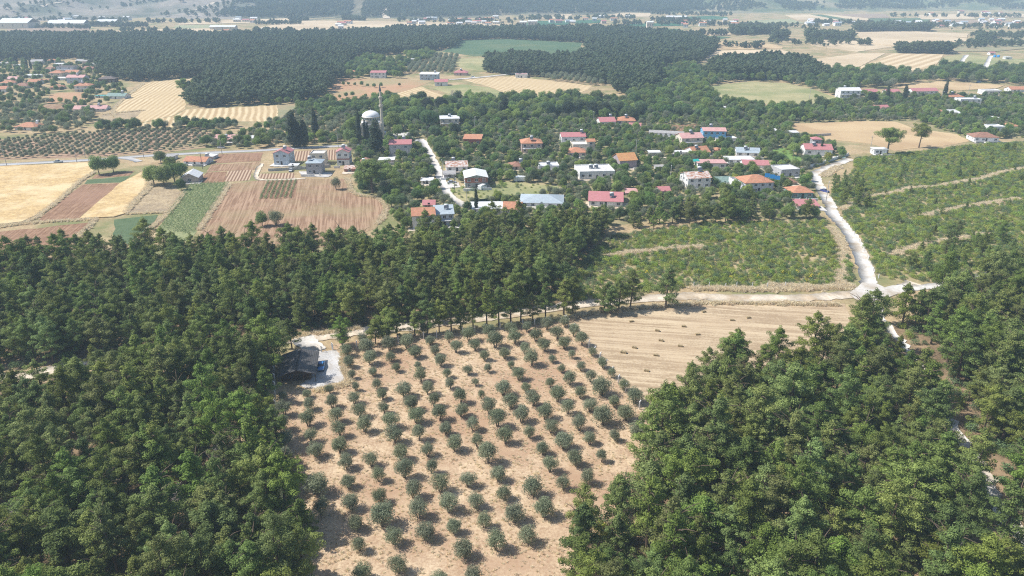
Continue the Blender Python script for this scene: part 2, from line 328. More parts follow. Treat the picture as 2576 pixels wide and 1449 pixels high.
SCRUB1 = [(1445, 768), (1420, 720), (1445, 675), (1500, 625), (1545, 592), (1660, 580), (1780, 560), (1920, 560), (2040, 556), (2080, 560), (2110, 600), (2140, 660), (2150, 712), (2120, 722), (1900, 722), (1740, 722), (1640, 735)]
SCRUB2 = [(2110, 460), (2150, 425), (2150, 400), (2230, 390), (2350, 378), (2450, 365), (2700, 352), (2700, 715), (2420, 735), (2290, 718), (2205, 690), (2170, 630), (2140, 570), (2105, 520), (2085, 490)]
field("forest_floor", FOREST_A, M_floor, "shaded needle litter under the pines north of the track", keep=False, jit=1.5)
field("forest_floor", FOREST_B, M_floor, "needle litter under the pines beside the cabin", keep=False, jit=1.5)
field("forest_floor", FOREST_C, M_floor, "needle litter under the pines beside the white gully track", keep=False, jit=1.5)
VIL = [(860, 345), (900, 300), (1000, 268), (1100, 262), (1290, 252), (1440, 250), (1560, 255), (1690, 218), (1790, 208), (1800, 262), (1900, 278), (2100, 264), (2150, 250), (2180, 232), (2300, 246), (2620, 240), (2620, 348), (2440, 350), (2300, 304), (1990, 310), (1996, 336), (2090, 366), (2130, 396), (2040, 428), (2052, 470), (2070, 520), (2050, 552), (1880, 552), (1700, 556), (1560, 566), (1330, 580), (1190, 596), (1040, 600), (985, 545), (972, 505), (905, 482), (885, 440), (900, 410), (880, 380)]
field("garden_ground", VIL, field_mat("garden_ground", (.15, .15, .07), (.30, .255, .14), c=(.46, .36, .21), ns=.12, fine=.8, patch=.04, pamt=.3), "mixed grassy ground of the village gardens", keep=False, jit=1.0)
field("scrub_ground", SCRUB1, M_scrubsoil, "sandy ground under the scrub between track and village", keep=False, jit=1.0)
field("scrub_ground", SCRUB2, M_scrubsoil, "sandy ground under the scrub slope east of the road", keep=False, jit=1.0)
field("stubble_field", [(1424, 806), (1490, 786), (1690, 768), (1760, 758), (1932, 758), (2125, 764), (2140, 800), (2120, 850), (2060, 960), (1800, 1120), (1690, 1120), (1612, 1030), (1520, 914)], M_stub, "mown stubble field dotted with small straw bales")
ORCH = [(700, 990), (786, 976), (864, 962), (858, 892), (826, 868), (1000, 846), (1200, 829), (1420, 808), (1524, 918), (1612, 1032), (1690, 1140), (1620, 1260), (1520, 1400), (1540, 1720), (740, 1720), (735, 1449), (715, 1240), (690, 1080)]
field("orchard_ground", ORCH, M_orch, "dry straw-coloured ground of the olive orchard", jit=.6)
field("gravel_yard", [(772, 893), (800, 878), (846, 882), (862, 925), (866, 964), (800, 978), (770, 976)], M_gravel, "white gravel yard beside the dark-roofed cabin", jit=1.0, step=1.6)

field("wheat_field", [(-60, 424), (0, 420), (225, 410), (236, 432), (200, 456), (150, 502), (88, 545), (55, 560), (0, 566), (-120, 575)], M_wheat, "large golden wheat field below the paved road", h=.45)
field("ploughed_field", tl(5, [(830, 600), (1200, 585), (1130, 665), (950, 805), (790, 945), (370, 985), (470, 885), (640, 745)]), M_plough, "narrow ploughed brown field between two wheat strips")
field("grass_strip", tl(5, [(850, 592), (880, 550), (1310, 515), (1230, 578)]), M_green, "short green grass strip at the end of the ploughed field")
field("soil_patch", tl(5, [(925, 540), (960, 500), (1360, 460), (1300, 510)]), M_plough, "brown soil patch under the roadside trees")
field("wheat_field", tl(5, [(1215, 588), (1440, 470), (1490, 600), (1290, 840), (1280, 890), (1150, 930), (800, 948), (960, 805)]), M_wheat, "narrow wheat strip between ploughed soil and dry weeds", h=.4)
field("weedy_field", tl(5, [(1520, 622), (1740, 615), (1850, 690), (1700, 855), (1590, 890), (1300, 885), (1320, 830), (1400, 765)]), M_tan, "dry weedy plot beside the pale green crop")
field("crop_field", tl(5, [(1925, 592), (2300, 578), (2290, 625), (2110, 890), (2060, 912), (1990, 1060), (1900, 1180), (1560, 1080), (1700, 880), (1760, 790)]), M_pale, "pale green leafy crop plot in rows")
field("ploughed_field", tl(5, [(-200, 1090), (0, 1075), (940, 978), (740, 1165), (560, 1260), (0, 1480), (-300, 1500)]), M_plough, "ploughed brown field reaching to the pine edge")
field("crop_field", tl(5, [(1150, 952), (1590, 906), (1560, 965), (1470, 1060), (1280, 1200), (1130, 1100)]), M_green, "small dense green plot by the pine edge")
field("ploughed_field", [(581, 463), (644, 455), (744, 450), (874, 450), (890, 488), (950, 499), (971, 527), (960, 552), (946, 575), (820, 620), (700, 640), (560, 640), (470, 640), (507, 580), (532, 540)], M_plough2, "wide tilled brown field below the unfinished house")
field("vegetable_plot", tl(6, [(110, 822), (415, 806), (382, 990), (28, 1002)]), M_plough, "vegetable plot with green rows inside the tilled field")
field("ploughed_field", [(546, 389), (644, 384), (662, 384), (656, 406), (537, 411)], M_plough, "ploughed strip just below the paved road")
field("ploughed_field", [(532, 414), (655, 408), (652, 426), (520, 432)], M_plough2, "thin tilled strip beside the farm sheds")
field("ridged_field", [(573, 431), (634, 427), (627, 454), (566, 457)], M_ridge, "finely ridged plot above the green crop")
field("ploughed_field", [(520, 434), (571, 432), (564, 458), (500, 461)], M_plough, "brown plot beside the white gabled hut")
field("ridged_field", [(727, 382), (850, 376), (848, 402), (727, 406)], M_ridge, "ridged brown field behind the beige block")
field("ridged_field", tl(6, [(40, 742), (380, 732), (392, 790), (15, 796)]), M_ridge, "small ridged garden plot before the blue house")
field("young_orchard_ground", [(-60, 356), (0, 352), (130, 342), (280, 332), (430, 324), (530, 334), (517, 372), (400, 386), (225, 396), (-60, 404)], M_redsoil, "reddish soil of the young olive orchard by the road", keep=False)
field("stubble_field", [(362, 210), (450, 198), (540, 190), (520, 206), (478, 226), (467, 246), (466, 274), (440, 290), (325, 316), (335, 302), (285, 276)], swath(RA(300, 290, 440, 205), 5), "stubble field with diagonal pale swaths beside the far wood")
field("stubble_field", [(470, 276), (560, 272), (700, 265), (697, 306), (600, 306), (520, 302), (440, 320), (375, 323), (330, 317), (440, 291)], swath(RA(600, 305, 605, 268), 6), "stubble field with wavy pale swaths below the far wood")
field("fallow_field", [(260, 288), (362, 277), (332, 303), (237, 309)], M_tan, "grey-brown fallow strip with a dark weedy edge")
field("ploughed_field", tl(1, [(500, 960), (600, 935), (890, 930), (850, 1010), (480, 1042)]), M_orange, "reddish field behind the hamlet's corner house")
field("ploughed_field", tl(1, [(450, 1050), (700, 1040), (620, 1130), (340, 1162)]), M_plough2, "brown field next to the roadside olive trees")
field("fallow_field", tl(2, [(215, 1060), (700, 1010), (780, 1030), (620, 1085), (430, 1105), (230, 1215)]), M_grey, "grey-green fallow field beside the swathed stubble")
field("orange_field", tl(2, [(860, 790), (1200, 795), (1500, 800), (1800, 812), (1640, 870), (1500, 925), (1350, 935), (1130, 1050), (840, 1045), (660, 985), (740, 890), (780, 830)]), M_orange, "orange earth field with a few young trees")
field("stubble_field", tl(2, [(1370, 952), (1660, 872), (1950, 992), (1720, 995), (1410, 1032)]), swath(RA(1131, 246, 1059, 220), 6), "triangular stubble field with swaths behind the mosque")
field("stubble_field", [(1164, 201), (1290, 192), (1330, 197), (1490, 216), (1480, 226), (1440, 241), (1360, 252), (1290, 242), (1225, 216)], swath(RA(1284, 232, 1164, 200), 6), "striped stubble field below the pine wood")
field("meadow", [(1088, 221), (1164, 212), (1230, 220), (1290, 243), (1262, 247), (1145, 243)], M_meadow, "pale green meadow behind the villa garden")
field("green_field", [(1114, 130), (1160, 101), (1288, 99), (1465, 107), (1460, 117), (1470, 137), (1435, 144), (1288, 143), (1190, 141)], M_dkgreen, "broad dark green field enclosed by pine woods")
field("dry_field", tl(2, [(1090, 565), (1490, 565), (1480, 600), (1300, 632), (1090, 595)]), M_meadow, "dry meadow at the foot of the far pines")
field("dry_field", tl(2, [(2030, 590), (2320, 590), (2310, 650), (2400, 690), (2450, 735), (2100, 700), (2000, 640)]), M_meadow, "dry plot with a line of small trees")
field("wheat_field", tl(4, [(430, 602), (900, 540), (1180, 540), (860, 705), (700, 742), (480, 692)]), M_farwheat, "straw field with scattered rubble beside the tree belt")
field("wheat_field", tl(4, [(880, 695), (1262, 540), (1770, 546), (1690, 662), (1590, 770), (1200, 745)]), field_mat("tramline_stubble", (.45, .33, .19), (.58, .455, .29), rows=(RA(2157, 172, 2292, 135), 12), amt=.35, ns=.03, fine=.4), "straw field with parallel tramlines")
field("wheat_field", tl(4, [(440, 400), (840, 410), (1262, 472), (900, 522), (440, 462)]), M_farwheat, "straw field below the flat-topped pines")
field("wheat_field", tl(4, [(870, 330), (1330, 320), (2000, 392), (1990, 430), (1600, 420), (1300, 470), (990, 432)]), M_farwheat, "long straw field towards the far hamlet")
field("wheat_field", tl(3, [(2060, 412), (2576, 440), (2720, 470), (2720, 492), (2060, 502)]), M_golden, "yellow stubble field right of the pine wood")
field("wheat_field", tl(3, [(1950, 592), (2060, 512), (2700, 500), (2840, 535), (2576, 592), (2250, 642)]), M_farwheat, "bare straw field at the corner of the pine wood")
field("meadow", tl(3, [(1930, 872), (2400, 822), (2576, 836), (2756, 836), (3036, 902), (3356, 1022), (3276, 1046), (2090, 1045), (2060, 960)]), M_meadow, "fenced pale green meadow with saplings")
field("golden_field", [(1992, 313), (2150, 305), (2252, 306), (2294, 322), (2407, 338), (2440, 356), (2372, 368), (2287, 375), (2252, 380), (2192, 362), (2082, 350), (1998, 322)], M_golden, "golden field with two tall umbrella pines")
field("golden_field", tl(4, [(1240, 892), (1500, 842), (1700, 822), (2380, 862), (2300, 892), (1950, 912), (1700, 892)]), M_golden, "golden field behind the row of red-roofed houses")
field("dry_field", tl(4, [(1780, 570), (1980, 555), (2576, 600), (2576, 690), (2100, 720), (1700, 660)]), M_meadow, "dry plots along the two pale lanes")
field("green_field", tl(4, [(2000, 410), (2576, 350), (2700, 360), (2700, 480), (2300, 520), (1860, 520)]), M_grey, "grey-green grove land right of the dark pine clump")
field("village_lot", tl(6, [(1960, 890), (2200, 870), (2576, 820), (3050, 870), (3020, 930), (2576, 1010), (2180, 1030), (2030, 1000)]), M_meadow, "dry grassy lot with a parked van and caravan")
field("soil_patch", tl(7, [(1420, 270), (1900, 240), (1830, 330), (1650, 330)]), M_plough, "brown garden soil under olives by the long shed")
field("lawn", tl(8, [(0, 260), (150, 230), (340, 330), (330, 410), (250, 420), (60, 330)]), M_lawn, "green lawn in the garden of the red-roofed villa")
def half(l, pts): return [((0 if l else 1288) + x / 2, y / 2) for x, y in pts]
for l, pts, m, lab in [
    (1, [(30, 150), (200, 138), (450, 140), (450, 165), (60, 167)], M_farbrown, "tan fallow strip below the white warehouse"),
    (1, [(60, 168), (500, 161), (700, 158), (690, 181), (60, 182)], M_farwheat, "straw strip along the far edge of the wood"),
    (1, [(690, 150), (1080, 143), (1070, 161), (700, 164)], M_farwheat, "straw strip before the poplar row"),
    (1, [(880, 130), (1100, 125), (1090, 142), (880, 146)], M_farpale, "pale green strip beyond the straw strip"),
    (1, [(900, 112), (1200, 101), (1480, 92), (1500, 101), (1250, 116), (900, 126)], M_farwheat, "long straw strip at the foot of the forested hill"),
    (1, [(1300, 141), (1480, 106), (1800, 106), (2576, 121), (2560, 136), (1900, 151), (1490, 157)], M_farwheat, "wide straw field crossed by a thin green strip"),
    (1, [(1850, 141), (2020, 137), (2060, 140), (1900, 146)], M_teal, "thin green strip inside the wide straw field"),
    (1, [(1430, 171), (1680, 168), (1600, 186), (1430, 184)], M_farbrown, "grey-brown plot behind the wood"),
    (0, [(0, 130), (120, 106), (250, 108), (300, 109), (280, 125), (100, 131)], M_teal, "emerald field beside the white villas"),
    (0, [(170, 96), (230, 74), (300, 72), (290, 96)], M_farwheat, "straw knoll below the white sheds"),
    (0, [(460, 80), (560, 64), (700, 67), (690, 86), (480, 84)], M_farwheat, "straw terrace at the foot of the green hill"),
    (0, [(310, 104), (450, 101), (440, 116), (320, 121)], M_teal, "small emerald plot beside the lane"),
    (0, [(570, 121), (900, 116), (880, 131), (600, 136)], M_teal, "emerald field before the white workshop"),
    (0, [(780, 89), (1000, 81), (1080, 86), (1090, 99), (800, 98)], M_teal, "emerald field under the dark hill trees"),
    (0, [(670, 150), (830, 146), (890, 166), (700, 171)], M_dkgreen, "dark green plot behind the pine wood"),
    (0, [(1370, 76), (1500, 74), (1650, 103), (1440, 101)], M_farwheat, "straw wedge under the terraced grove"),
    (0, [(1502, 75), (1558, 75), (1728, 103), (1655, 103)], M_dkgreen, "green diagonal strip between straw wedges"),
    (0, [(1562, 74), (1600, 74), (1800, 95), (1830, 104), (1732, 103)], M_farwheat, "thin straw diagonal strip"),
    (0, [(1604, 73), (1880, 71), (1900, 90), (1800, 93)], M_farbrown, "brown fallow field beyond the straw diagonals"),
    (0, [(1790, 95), (2100, 91), (2090, 121), (1800, 119)], M_dkgreen, "green field beside the far hamlet"),
    (0, [(2020, 76), (2300, 71), (2330, 96), (2060, 99)], M_farwheat, "straw field on the far right plain"),
    (0, [(2330, 74), (2576, 71), (2576, 88), (2340, 92)], M_farwheat, "straw field at the foot of the right hills"),
    (0, [(2100, 102), (2330, 100), (2576, 110), (2576, 122), (2120, 116)], M_farbrown, "brown strip behind the far hamlet"),
    (0, [(1180, 106), (1400, 96), (1470, 119), (1200, 119)], M_farpale, "pale green field below the far grove"),
    (0, [(970, 166), (1080, 161), (1110, 176), (1000, 181)], M_farwheat, "small straw plot behind the pine wood"),
    (0, [(900, 184), (1040, 182), (1100, 190), (1010, 202)], M_dkgreen, "green wedge right of the pine wood"),
    (0, [(1690, 165), (2000, 158), (2300, 172), (2290, 190), (1980, 178), (1750, 176)], M_farwheat, "straw strip below the far hamlet")]:
    field("far_field", half(l, pts), m, lab, keep=False, step=40, jit=1)

ROADS = []
def catmull(W, n=8):
    W = [W[0]] + W + [W[-1]]; o = []
    for i in range(1, len(W) - 2):
        a, b, c, d = (np.array(q) for q in W[i - 1:i + 3])
        for k in range(n):
            t = k / n; o.append(.5 * ((2 * b) + (c - a) * t + (2 * a - 5 * b + 4 * c - d) * t * t + (3 * b - a - 3 * c + d) * t ** 3))
    o.append(np.array(W[-2])); return o
def road(name, pts, width, mat, label, z=0.0, jit=.3):
    _zf[0] += .002; L = catmull([P(*p)[:2] for p in pts]); r = np.random.default_rng(len(ROADS)); V = []; n = len(L); wd = width if hasattr(width, '__len__') else (width, width)
    zz = _zf[0] + z + (.25 if np.hypot(*L[n // 2]) > 700 else 0)
    for i, p in enumerate(L):
        d = L[min(i + 1, n - 1)] - L[max(i - 1, 0)]; d = d / (np.linalg.norm(d) + 1e-9); nn = np.array([-d[1], d[0]]); ww = wd[0] + (wd[1] - wd[0]) * i / n
        for s in (-1, 1):
            q = p + nn * s * (ww / 2 + r.normal(0, jit)); V.append((q[0], q[1], zz))
    F = [(2 * i, 2 * i + 1, 2 * i + 3, 2 * i + 2) for i in range(n - 1)]
    nv = len(V); V += [(q[0], q[1], -.03) for q in V]; F = [f[::-1] for f in F]
    F += [(2 * i, 2 * i + 2, nv + 2 * i + 2, nv + 2 * i) for i in range(n - 1)] + [(2 * i + 1, nv + 2 * i + 1, nv + 2 * i + 3, 2 * i + 3) for i in range(n - 1)]
    o = link(name, npmesh(name, V, F, mat)); tag(o, label, "road", kind="structure"); ROADS.append((L, max(wd))); return o
road("paved_road", [(-80, 418), (0, 415), (225, 403), (362, 393), (525, 384.5), (644, 379.5), (719, 374.5), (851, 368), (930, 362), (1000, 356), (1066, 353)], 5.2, M_asph, "pale asphalt road past the orchard and the mosque", jit=.05)
road("side_road", [(300, 397), (330, 401), (350, 407)], 4, M_asph, "short paved turn-off beside the roadside trees", jit=.1)
road("village_lane", [(1060, 350), (1079, 382), (1091, 407), (1104, 437), (1116, 467), (1128, 490), (1150, 506), (1180, 520), (1250, 530)], 4.2, M_conc, "pale concrete village lane running past the brick house")
road("dirt_road", [(2138, 400), (2122, 407), (2080, 422), (2050, 436), (2052, 447), (2062, 470), (2075, 495), (2087, 516), (2096, 540), (2114, 560), (2134, 585), (2151, 612), (2167, 650), (2178, 680), (2184, 712), (2190, 735)], (4.6, 5.2), M_dirtw, "pale unpaved road climbing from the village through the scrub")
road("dirt_road", [(2300, 712), (2265, 728), (2220, 738), (2170, 738), (2110, 744), (2032, 749), (1932, 751), (1800, 749), (1728, 746), (1620, 752), (1463, 766), (1286, 790), (1180, 804), (1069, 818), (960, 828), (880, 838), (819, 846), (749, 853), (640, 868), (480, 886), (337, 903), (175, 926), (60, 945), (-160, 970)], (5.2, 4.8), M_dirt, "pale sandy track between the pines and the orchard")
road("dirt_road", [(2262, 728), (2330, 722), (2394, 715), (2430, 704), (2510, 688), (2660, 670)], 4, M_dirtw, "pale track vanishing among the pines right of the junction")
road("gully_track", [(2186, 742), (2205, 775), (2242, 831), (2279, 879), (2294, 901), (2319, 931), (2340, 975), (2390, 1060), (2444, 1142), (2470, 1182), (2514, 1280), (2570, 1349), (2680, 1480)], (1.7, 3.0), M_dirtw, "white stony gully track between the pines", jit=.5)
field("junction", [(2136, 740), (2168, 712), (2200, 712), (2225, 724), (2285, 712), (2290, 728), (2230, 750), (2180, 762), (2150, 752)], M_dirtw, "open sandy junction of the tracks", step=3)
road("cabin_drive", [(757, 850), (775, 866), (795, 885)], 6, M_dirtw, "sandy drive from the track to the cabin yard", jit=.3)
road("farm_track", tl(6, [(60, 640), (10, 720), (20, 800), (250, 803), (500, 790)]), 2.4, M_dirt, "narrow dirt track around the ridged garden plot")
road("far_lane", tl(2, [(1940, 805), (2150, 790), (2400, 765), (2700, 735)]), 5, M_conc, "far pale lane past the grey-blue house")
road("far_lane", tl(4, [(1910, 680), (1950, 620), (2000, 555)]), 5, M_conc, "straight pale lane on the far right")
road("far_lane", tl(4, [(2170, 735), (2200, 650), (2240, 565)]), 5, M_conc, "second straight pale lane by the blue tanks")
field("forecourt", [(968, 337), (1034, 333), (1040, 346), (972, 350)], M_conc, "pale concrete forecourt beside the mosque", step=4)
field("village_yard", tl(6, [(1900, 840), (2040, 830), (2060, 880), (1930, 890)]), M_conc, "concrete yard beside the brick house", step=4)
field("house_yard", [(752, 432), (800, 430), (836, 436), (826, 446), (760, 444)], M_gravel, "pale rubble round the unfinished house", step=2, jit=.5)

def on_hill(u, v):
    dx = (u - 1288) / FOC; dy = (724.5 - v) / FOC; d = np.array([dx, dy * sp + cp, dy * cp - sp])
    t = np.arange(1400, 6000, 4.0); x = d[0] * t; y = d[1] * t; z = CAM_H + d[2] * t
    hit = np.where(z < np.maximum(hill_h(x, y), 0))[0]; k = hit[0] if len(hit) else len(t) - 1
    return x[k], y[k], max(0, hill_h(np.array([x[k]]), np.array([y[k]]))[0])
def hill_strip(pts, width, label):
    W = [on_hill(*p)[:2] for p in pts]; L = catmull(W, 10); V = []
    for i, p in enumerate(L):
        d = L[min(i + 1, len(L) - 1)] - L[max(i - 1, 0)]; d = d / np.linalg.norm(d); nn = np.array([-d[1], d[0]])
        for s in (-1, -.33, .33, 1):
            q = p + nn * s * width / 2; V.append((q[0], q[1], max(0, hill_h(np.array([q[0]]), np.array([q[1]]))[0]) + .8))
    F = [(4 * i + k, 4 * i + k + 1, 4 * i + k + 5, 4 * i + k + 4) for i in range(len(L) - 1) for k in range(3)]
    tag(link("hill_track", npmesh("hill_track", V, F, M_dirt)), label, "track", kind="structure")
hill_strip([(973, 47), (970, 38), (965, 24), (968, 14), (975, 4)], 16, "pale firebreak climbing the forested hill")
hill_strip([(490, 27), (505, 20), (525, 14), (540, 6)], 10, "pale track on the left hillside")
hill_strip([(105, 19), (130, 11), (155, 5)], 8, "faint track on the grey hillside")

# ------------------------------------------------------------------ tree shapes
def cards(C, Nn, size, asp, r):
    n = len(C); rv = r.normal(size=(n, 3)); t = np.cross(Nn, rv); t /= np.linalg.norm(t, axis=1, keepdims=True) + 1e-9
    b = np.cross(Nn, t); s = (size * r.uniform(.65, 1.3, n))[:, None]
    V = np.stack([C - t * s - b * s * asp, C + t * s - b * s * asp, C + t * s * .8 + b * s * asp, C - t * s * .8 + b * s * asp], 1).reshape(-1, 3)
    return V, np.arange(n * 4).reshape(-1, 4), np.repeat(r.uniform(0, 1, n), 4)
def crown_mesh(name, puffs, per, size, mat, seed, asp=.55, up=.25, rough=.75, fill=.25):
    """puffs: list of (cx,cy,cz,rx,rz); many small leaf-sized faces over and inside each clump"""
    r = np.random.default_rng(seed); Cs = []; Ns = []; Tn = []
    for (x, y, z, rx, rz) in puffs:
        n = max(4, int(per * (rx * rx) / 1.0)); d = r.normal(size=(n, 3)); d[:, 2] += up; d /= np.linalg.norm(d, axis=1, keepdims=True)
        rad = np.where(r.uniform(size=n) < fill, r.uniform(.3, .9, n), r.uniform(.85, 1.12, n))
        Cs.append(np.array([x, y, z]) + d * np.array([rx, rx, rz]) * rad[:, None])
        nn = d / np.array([1, 1, max(.35, rz / rx)]) + r.normal(size=(n, 3)) * rough * .6; nn[:, 2] += .25; Ns.append(nn / np.linalg.norm(nn, axis=1, keepdims=True)); Tn.append(np.full(n * 4, r.uniform(-.18, .18)))
    V, F, T = cards(np.concatenate(Cs), np.concatenate(Ns), size, asp, r)
    return npmesh(name, V, F, mat, tint=np.clip(T + np.concatenate(Tn), 0, 1))
def trunk_mesh(name, h, r0, limbs, mat, seed, lean=.4, forks=1):
    r = random.Random(seed); b = MB(); top = None
    for f in range(forks):
        a = r.uniform(0, 6.28); off = .12 * (forks > 1); x0, y0 = off * math.cos(a + f * 2.1), off * math.sin(a + f * 2.1)
        lx, ly = (r.uniform(-lean, lean), r.uniform(-lean, lean)) if forks == 1 else (math.cos(a + f * 2.1) * lean * 1.6, math.sin(a + f * 2.1) * lean * 1.6)
        pts = [(x0, y0, -.15), (x0 + lx * .2, y0 + ly * .2, h * .3), (x0 + lx * .6, y0 + ly * .6, h * .65), (x0 + lx, y0 + ly, h)]
        b.tube(pts, [r0 * 1.25, r0, r0 * .7, r0 * .25], 6); top = (lx, ly)
        for k in range(limbs // forks):
            t = r.uniform(.45, .95); q = r.uniform(0, 6.28); L = h * r.uniform(.12, .25)
            p = Vector((x0 + lx * t, y0 + ly * t, h * t)); e = p + Vector((math.cos(q) * L, math.sin(q) * L, L * r.uniform(.3, .8)))
            b.tube([p, p.lerp(e, .5) + Vector((0, 0, .1 * L)), e], [r0 * .4, r0 * .28, r0 * .1], 4)
    return b.mesh(name, mat)
def pine_puffs(seed, H, Rm, base=.28, n=46, flat=.62, kind=0):
    """whorls of branches, each a chain of needle tufts that rises towards its tip"""
    r = random.Random(seed); o = []; nb = n // 2; lean = (r.uniform(-.5, .5), r.uniform(-.5, .5))
    for i in range(nb):
        tt = ((i + .5) / nb) ** .9; t = base + (1 - base) * tt
        env = (math.sin(math.pi * min(1, (tt * .84 + .16))) ** .7) if kind == 0 else (1.05 - tt) ** .75 if kind == 1 else min(1, .45 + tt * 1.6) * (1.03 - tt ** 3)
        q = i * 2.399 + r.uniform(-.6, .6); L = Rm * env * r.uniform(.6, 1.2); up = r.uniform(.1, .5)
        for f, k in ((.38, .62), (.7, .68), (1.0, .55)):
            sz = k * r.uniform(.7, 1.2) * (Rm / 3.2) * (1.15 if L > Rm * .6 else .9)
            o.append((math.cos(q) * L * f + lean[0] * t + r.uniform(-.25, .25), math.sin(q) * L * f + lean[1] * t + r.uniform(-.25, .25), H * t - .6 + L * f * up + r.uniform(-.2, .2), sz, sz * flat * r.uniform(.8, 1.25)))
    for k in range(3): o.append((lean[0] + r.uniform(-.2, .2), lean[1] + r.uniform(-.2, .2), H * (.93 + .035 * k), (.6 - .13 * k) * Rm / 3.2, .6)); 
    return o
def round_puffs(seed, H, Rm, z0, n=24, s0=.45, inner=.35, lo=.6, hi=1.0):
    r = random.Random(seed); o = []; cz = (H + z0) / 2; rz = (H - z0) / 2
    for i in range(n):
        k = (i + .5) / n; ph = math.acos(1 - 1.75 * k); q = i * 2.399 + r.uniform(-.4, .4); f = r.uniform(lo, hi)
        s = Rm * s0 * r.uniform(.7, 1.25)
        o.append((math.sin(ph) * math.cos(q) * Rm * f * .8, math.sin(ph) * math.sin(q) * Rm * f * .8, cz + math.cos(ph) * rz * f * .82, s, s * .85))
    for i in range(int(n * inner)):
        o.append((r.uniform(-.4, .4) * Rm, r.uniform(-.4, .4) * Rm, cz + r.uniform(-.4, .4) * rz, Rm * s0, Rm * s0 * .8))
    return o
PROTO = {}      # kind -> list of (trunk mesh, crown mesh, nominal height, nominal radius)
def variants(kind, k, fn): PROTO[kind] = [fn(i) for i in range(k)]
def pine(i, lm='pine', per=260, size=.105, n=54, kindseq=(0, 1, 2, 0, 1, 2, 0, 1)):
    H = [11.8, 10.5, 12, 9.0, 12.4, 9.6, 12.8, 8.0][i]; Rm = [3.2, 3.4, 3.5, 2.9, 3.0, 3.8, 3.2, 2.8][i]
    return (trunk_mesh("trunk", H * .93, .19, 10, BARK, i + 1, .6), crown_mesh("crown", pine_puffs(i + 5, H, Rm, base=.20 + .04 * (i % 3), n=n, kind=kindseq[i]), per, size, LM[lm], i + 11, asp=.5, up=.3), H, Rm)
variants('pine', 8, pine)
variants('olive', 6, lambda i: (trunk_mesh("trunk", 1.7, .09, 6, BARK_OL, i + 31, .35, forks=2 + i % 2),
    crown_mesh("crown", round_puffs(i + 40, 2.75 + .2 * (i % 3), 1.25 + .1 * (i % 2), .45, n=22, s0=.40, lo=.6, hi=1.1, inner=.35), 560, .06, LM['olive'], i + 50, asp=.5, up=.1, rough=1.1), 2.9, 1.3))
def leafy(lm, s):
    return lambda i: (trunk_mesh("trunk", 4.2, .16, 8, BARK, i + 61 + s, .4), crown_mesh("crown", round_puffs(i + 70 + s, 6.4 + .5 * (i % 3), 2.9 + .25 * (i % 2), .9, n=36, s0=.30, lo=.55, hi=1.12), 210, .115, LM[lm], i + 80 + s, asp=.6, up=.2, rough=1.0), 6.6, 3.0)
variants('leafA', 4, leafy('leafA', 0)); variants('leafB', 3, leafy('leafB', 10)); variants('leafC', 3, leafy('leafC', 20)); variants('leafY', 1, leafy('leafY', 40))
def cyp(i):
    H = 12; pf = [(random.Random(i * 99 + k).uniform(-.25, .25), random.Random(i * 77 + k).uniform(-.25, .25), .7 + (H - .9) * k / 22, (1.15 * math.sin(math.pi * min(1, .12 + .88 * (1 - k / 22) * .9)) ** .75) * (1 - .55 * k / 22) + .18, .8) for k in range(23)]
    return (trunk_mesh("trunk", 9, .16, 0, BARK, i + 91, .1), crown_mesh("crown", pf, 190, .15, LM['cyp'], i + 95, asp=.6, up=.25, fill=.1), 12.3, 1.2)
variants('cypress', 3, cyp)
variants('stone_pine', 3, lambda i: (trunk_mesh("trunk", 6, .28, 8, BARK, i + 101, .5), crown_mesh("crown", round_puffs(i + 105, 9.5, 4.2, 1.6, n=50, s0=.26), 170, .13, LM['cyp' if i else 'leafC'], i + 110, asp=.55, up=.4), 9.6, 4.3))
variants('umbrella', 2, lambda i: (trunk_mesh("trunk", 9, .38, 12, BARK, i + 121, 1.0), crown_mesh("crown", [(x, y, z, s * 1.15, s * .75) for x, y, z, s, _ in pine_puffs(i + 125, 11.5, 5.6, base=.5, n=44, kind=2)], 150, .14, LM['pine'], i + 130, asp=.5, up=.3), 11.5, 5.8))
def twigs(seed, H, n, mat):
    r = random.Random(seed); b = MB(); b.tube([(0, 0, -.1), (.1, .05, H * .5), (.05, .1, H)], [.12, .08, .02], 5)
    t = MB()
    for k in range(n):
        z = H * r.uniform(.2, .97); q = r.uniform(0, 6.28); L = (H - z) * .35 + r.uniform(.4, 1.4)
        p = Vector((.07, .05, z)); e = p + Vector((math.cos(q) * L, math.sin(q) * L, L * r.uniform(.1, .7))); t.tube([p, e], [.035, .012], 3)
        for j in range(5):
            m = p.lerp(e, r.uniform(.3, 1)); f = m + Vector((r.uniform(-.5, .5), r.uniform(-.5, .5), r.uniform(.0, .5))); t.tube([m, f], [.02, .008], 3)
    return b.mesh("trunk", mat), t.mesh("branches", mat), H, 2.0
PROTO['dead'] = [twigs(5, 8, 90, BARK_GREY), twigs(6, 6.5, 80, BARK_GREY)]
PROTO['deadB'] = [(trunk_mesh("trunk", 6, .15, 8, BARK, 7, .3), crown_mesh("crown", round_puffs(8, 7, 2.2, 1, n=24, s0=.38), 60, .22, LM['deadB'], 9), 7, 2.3)]
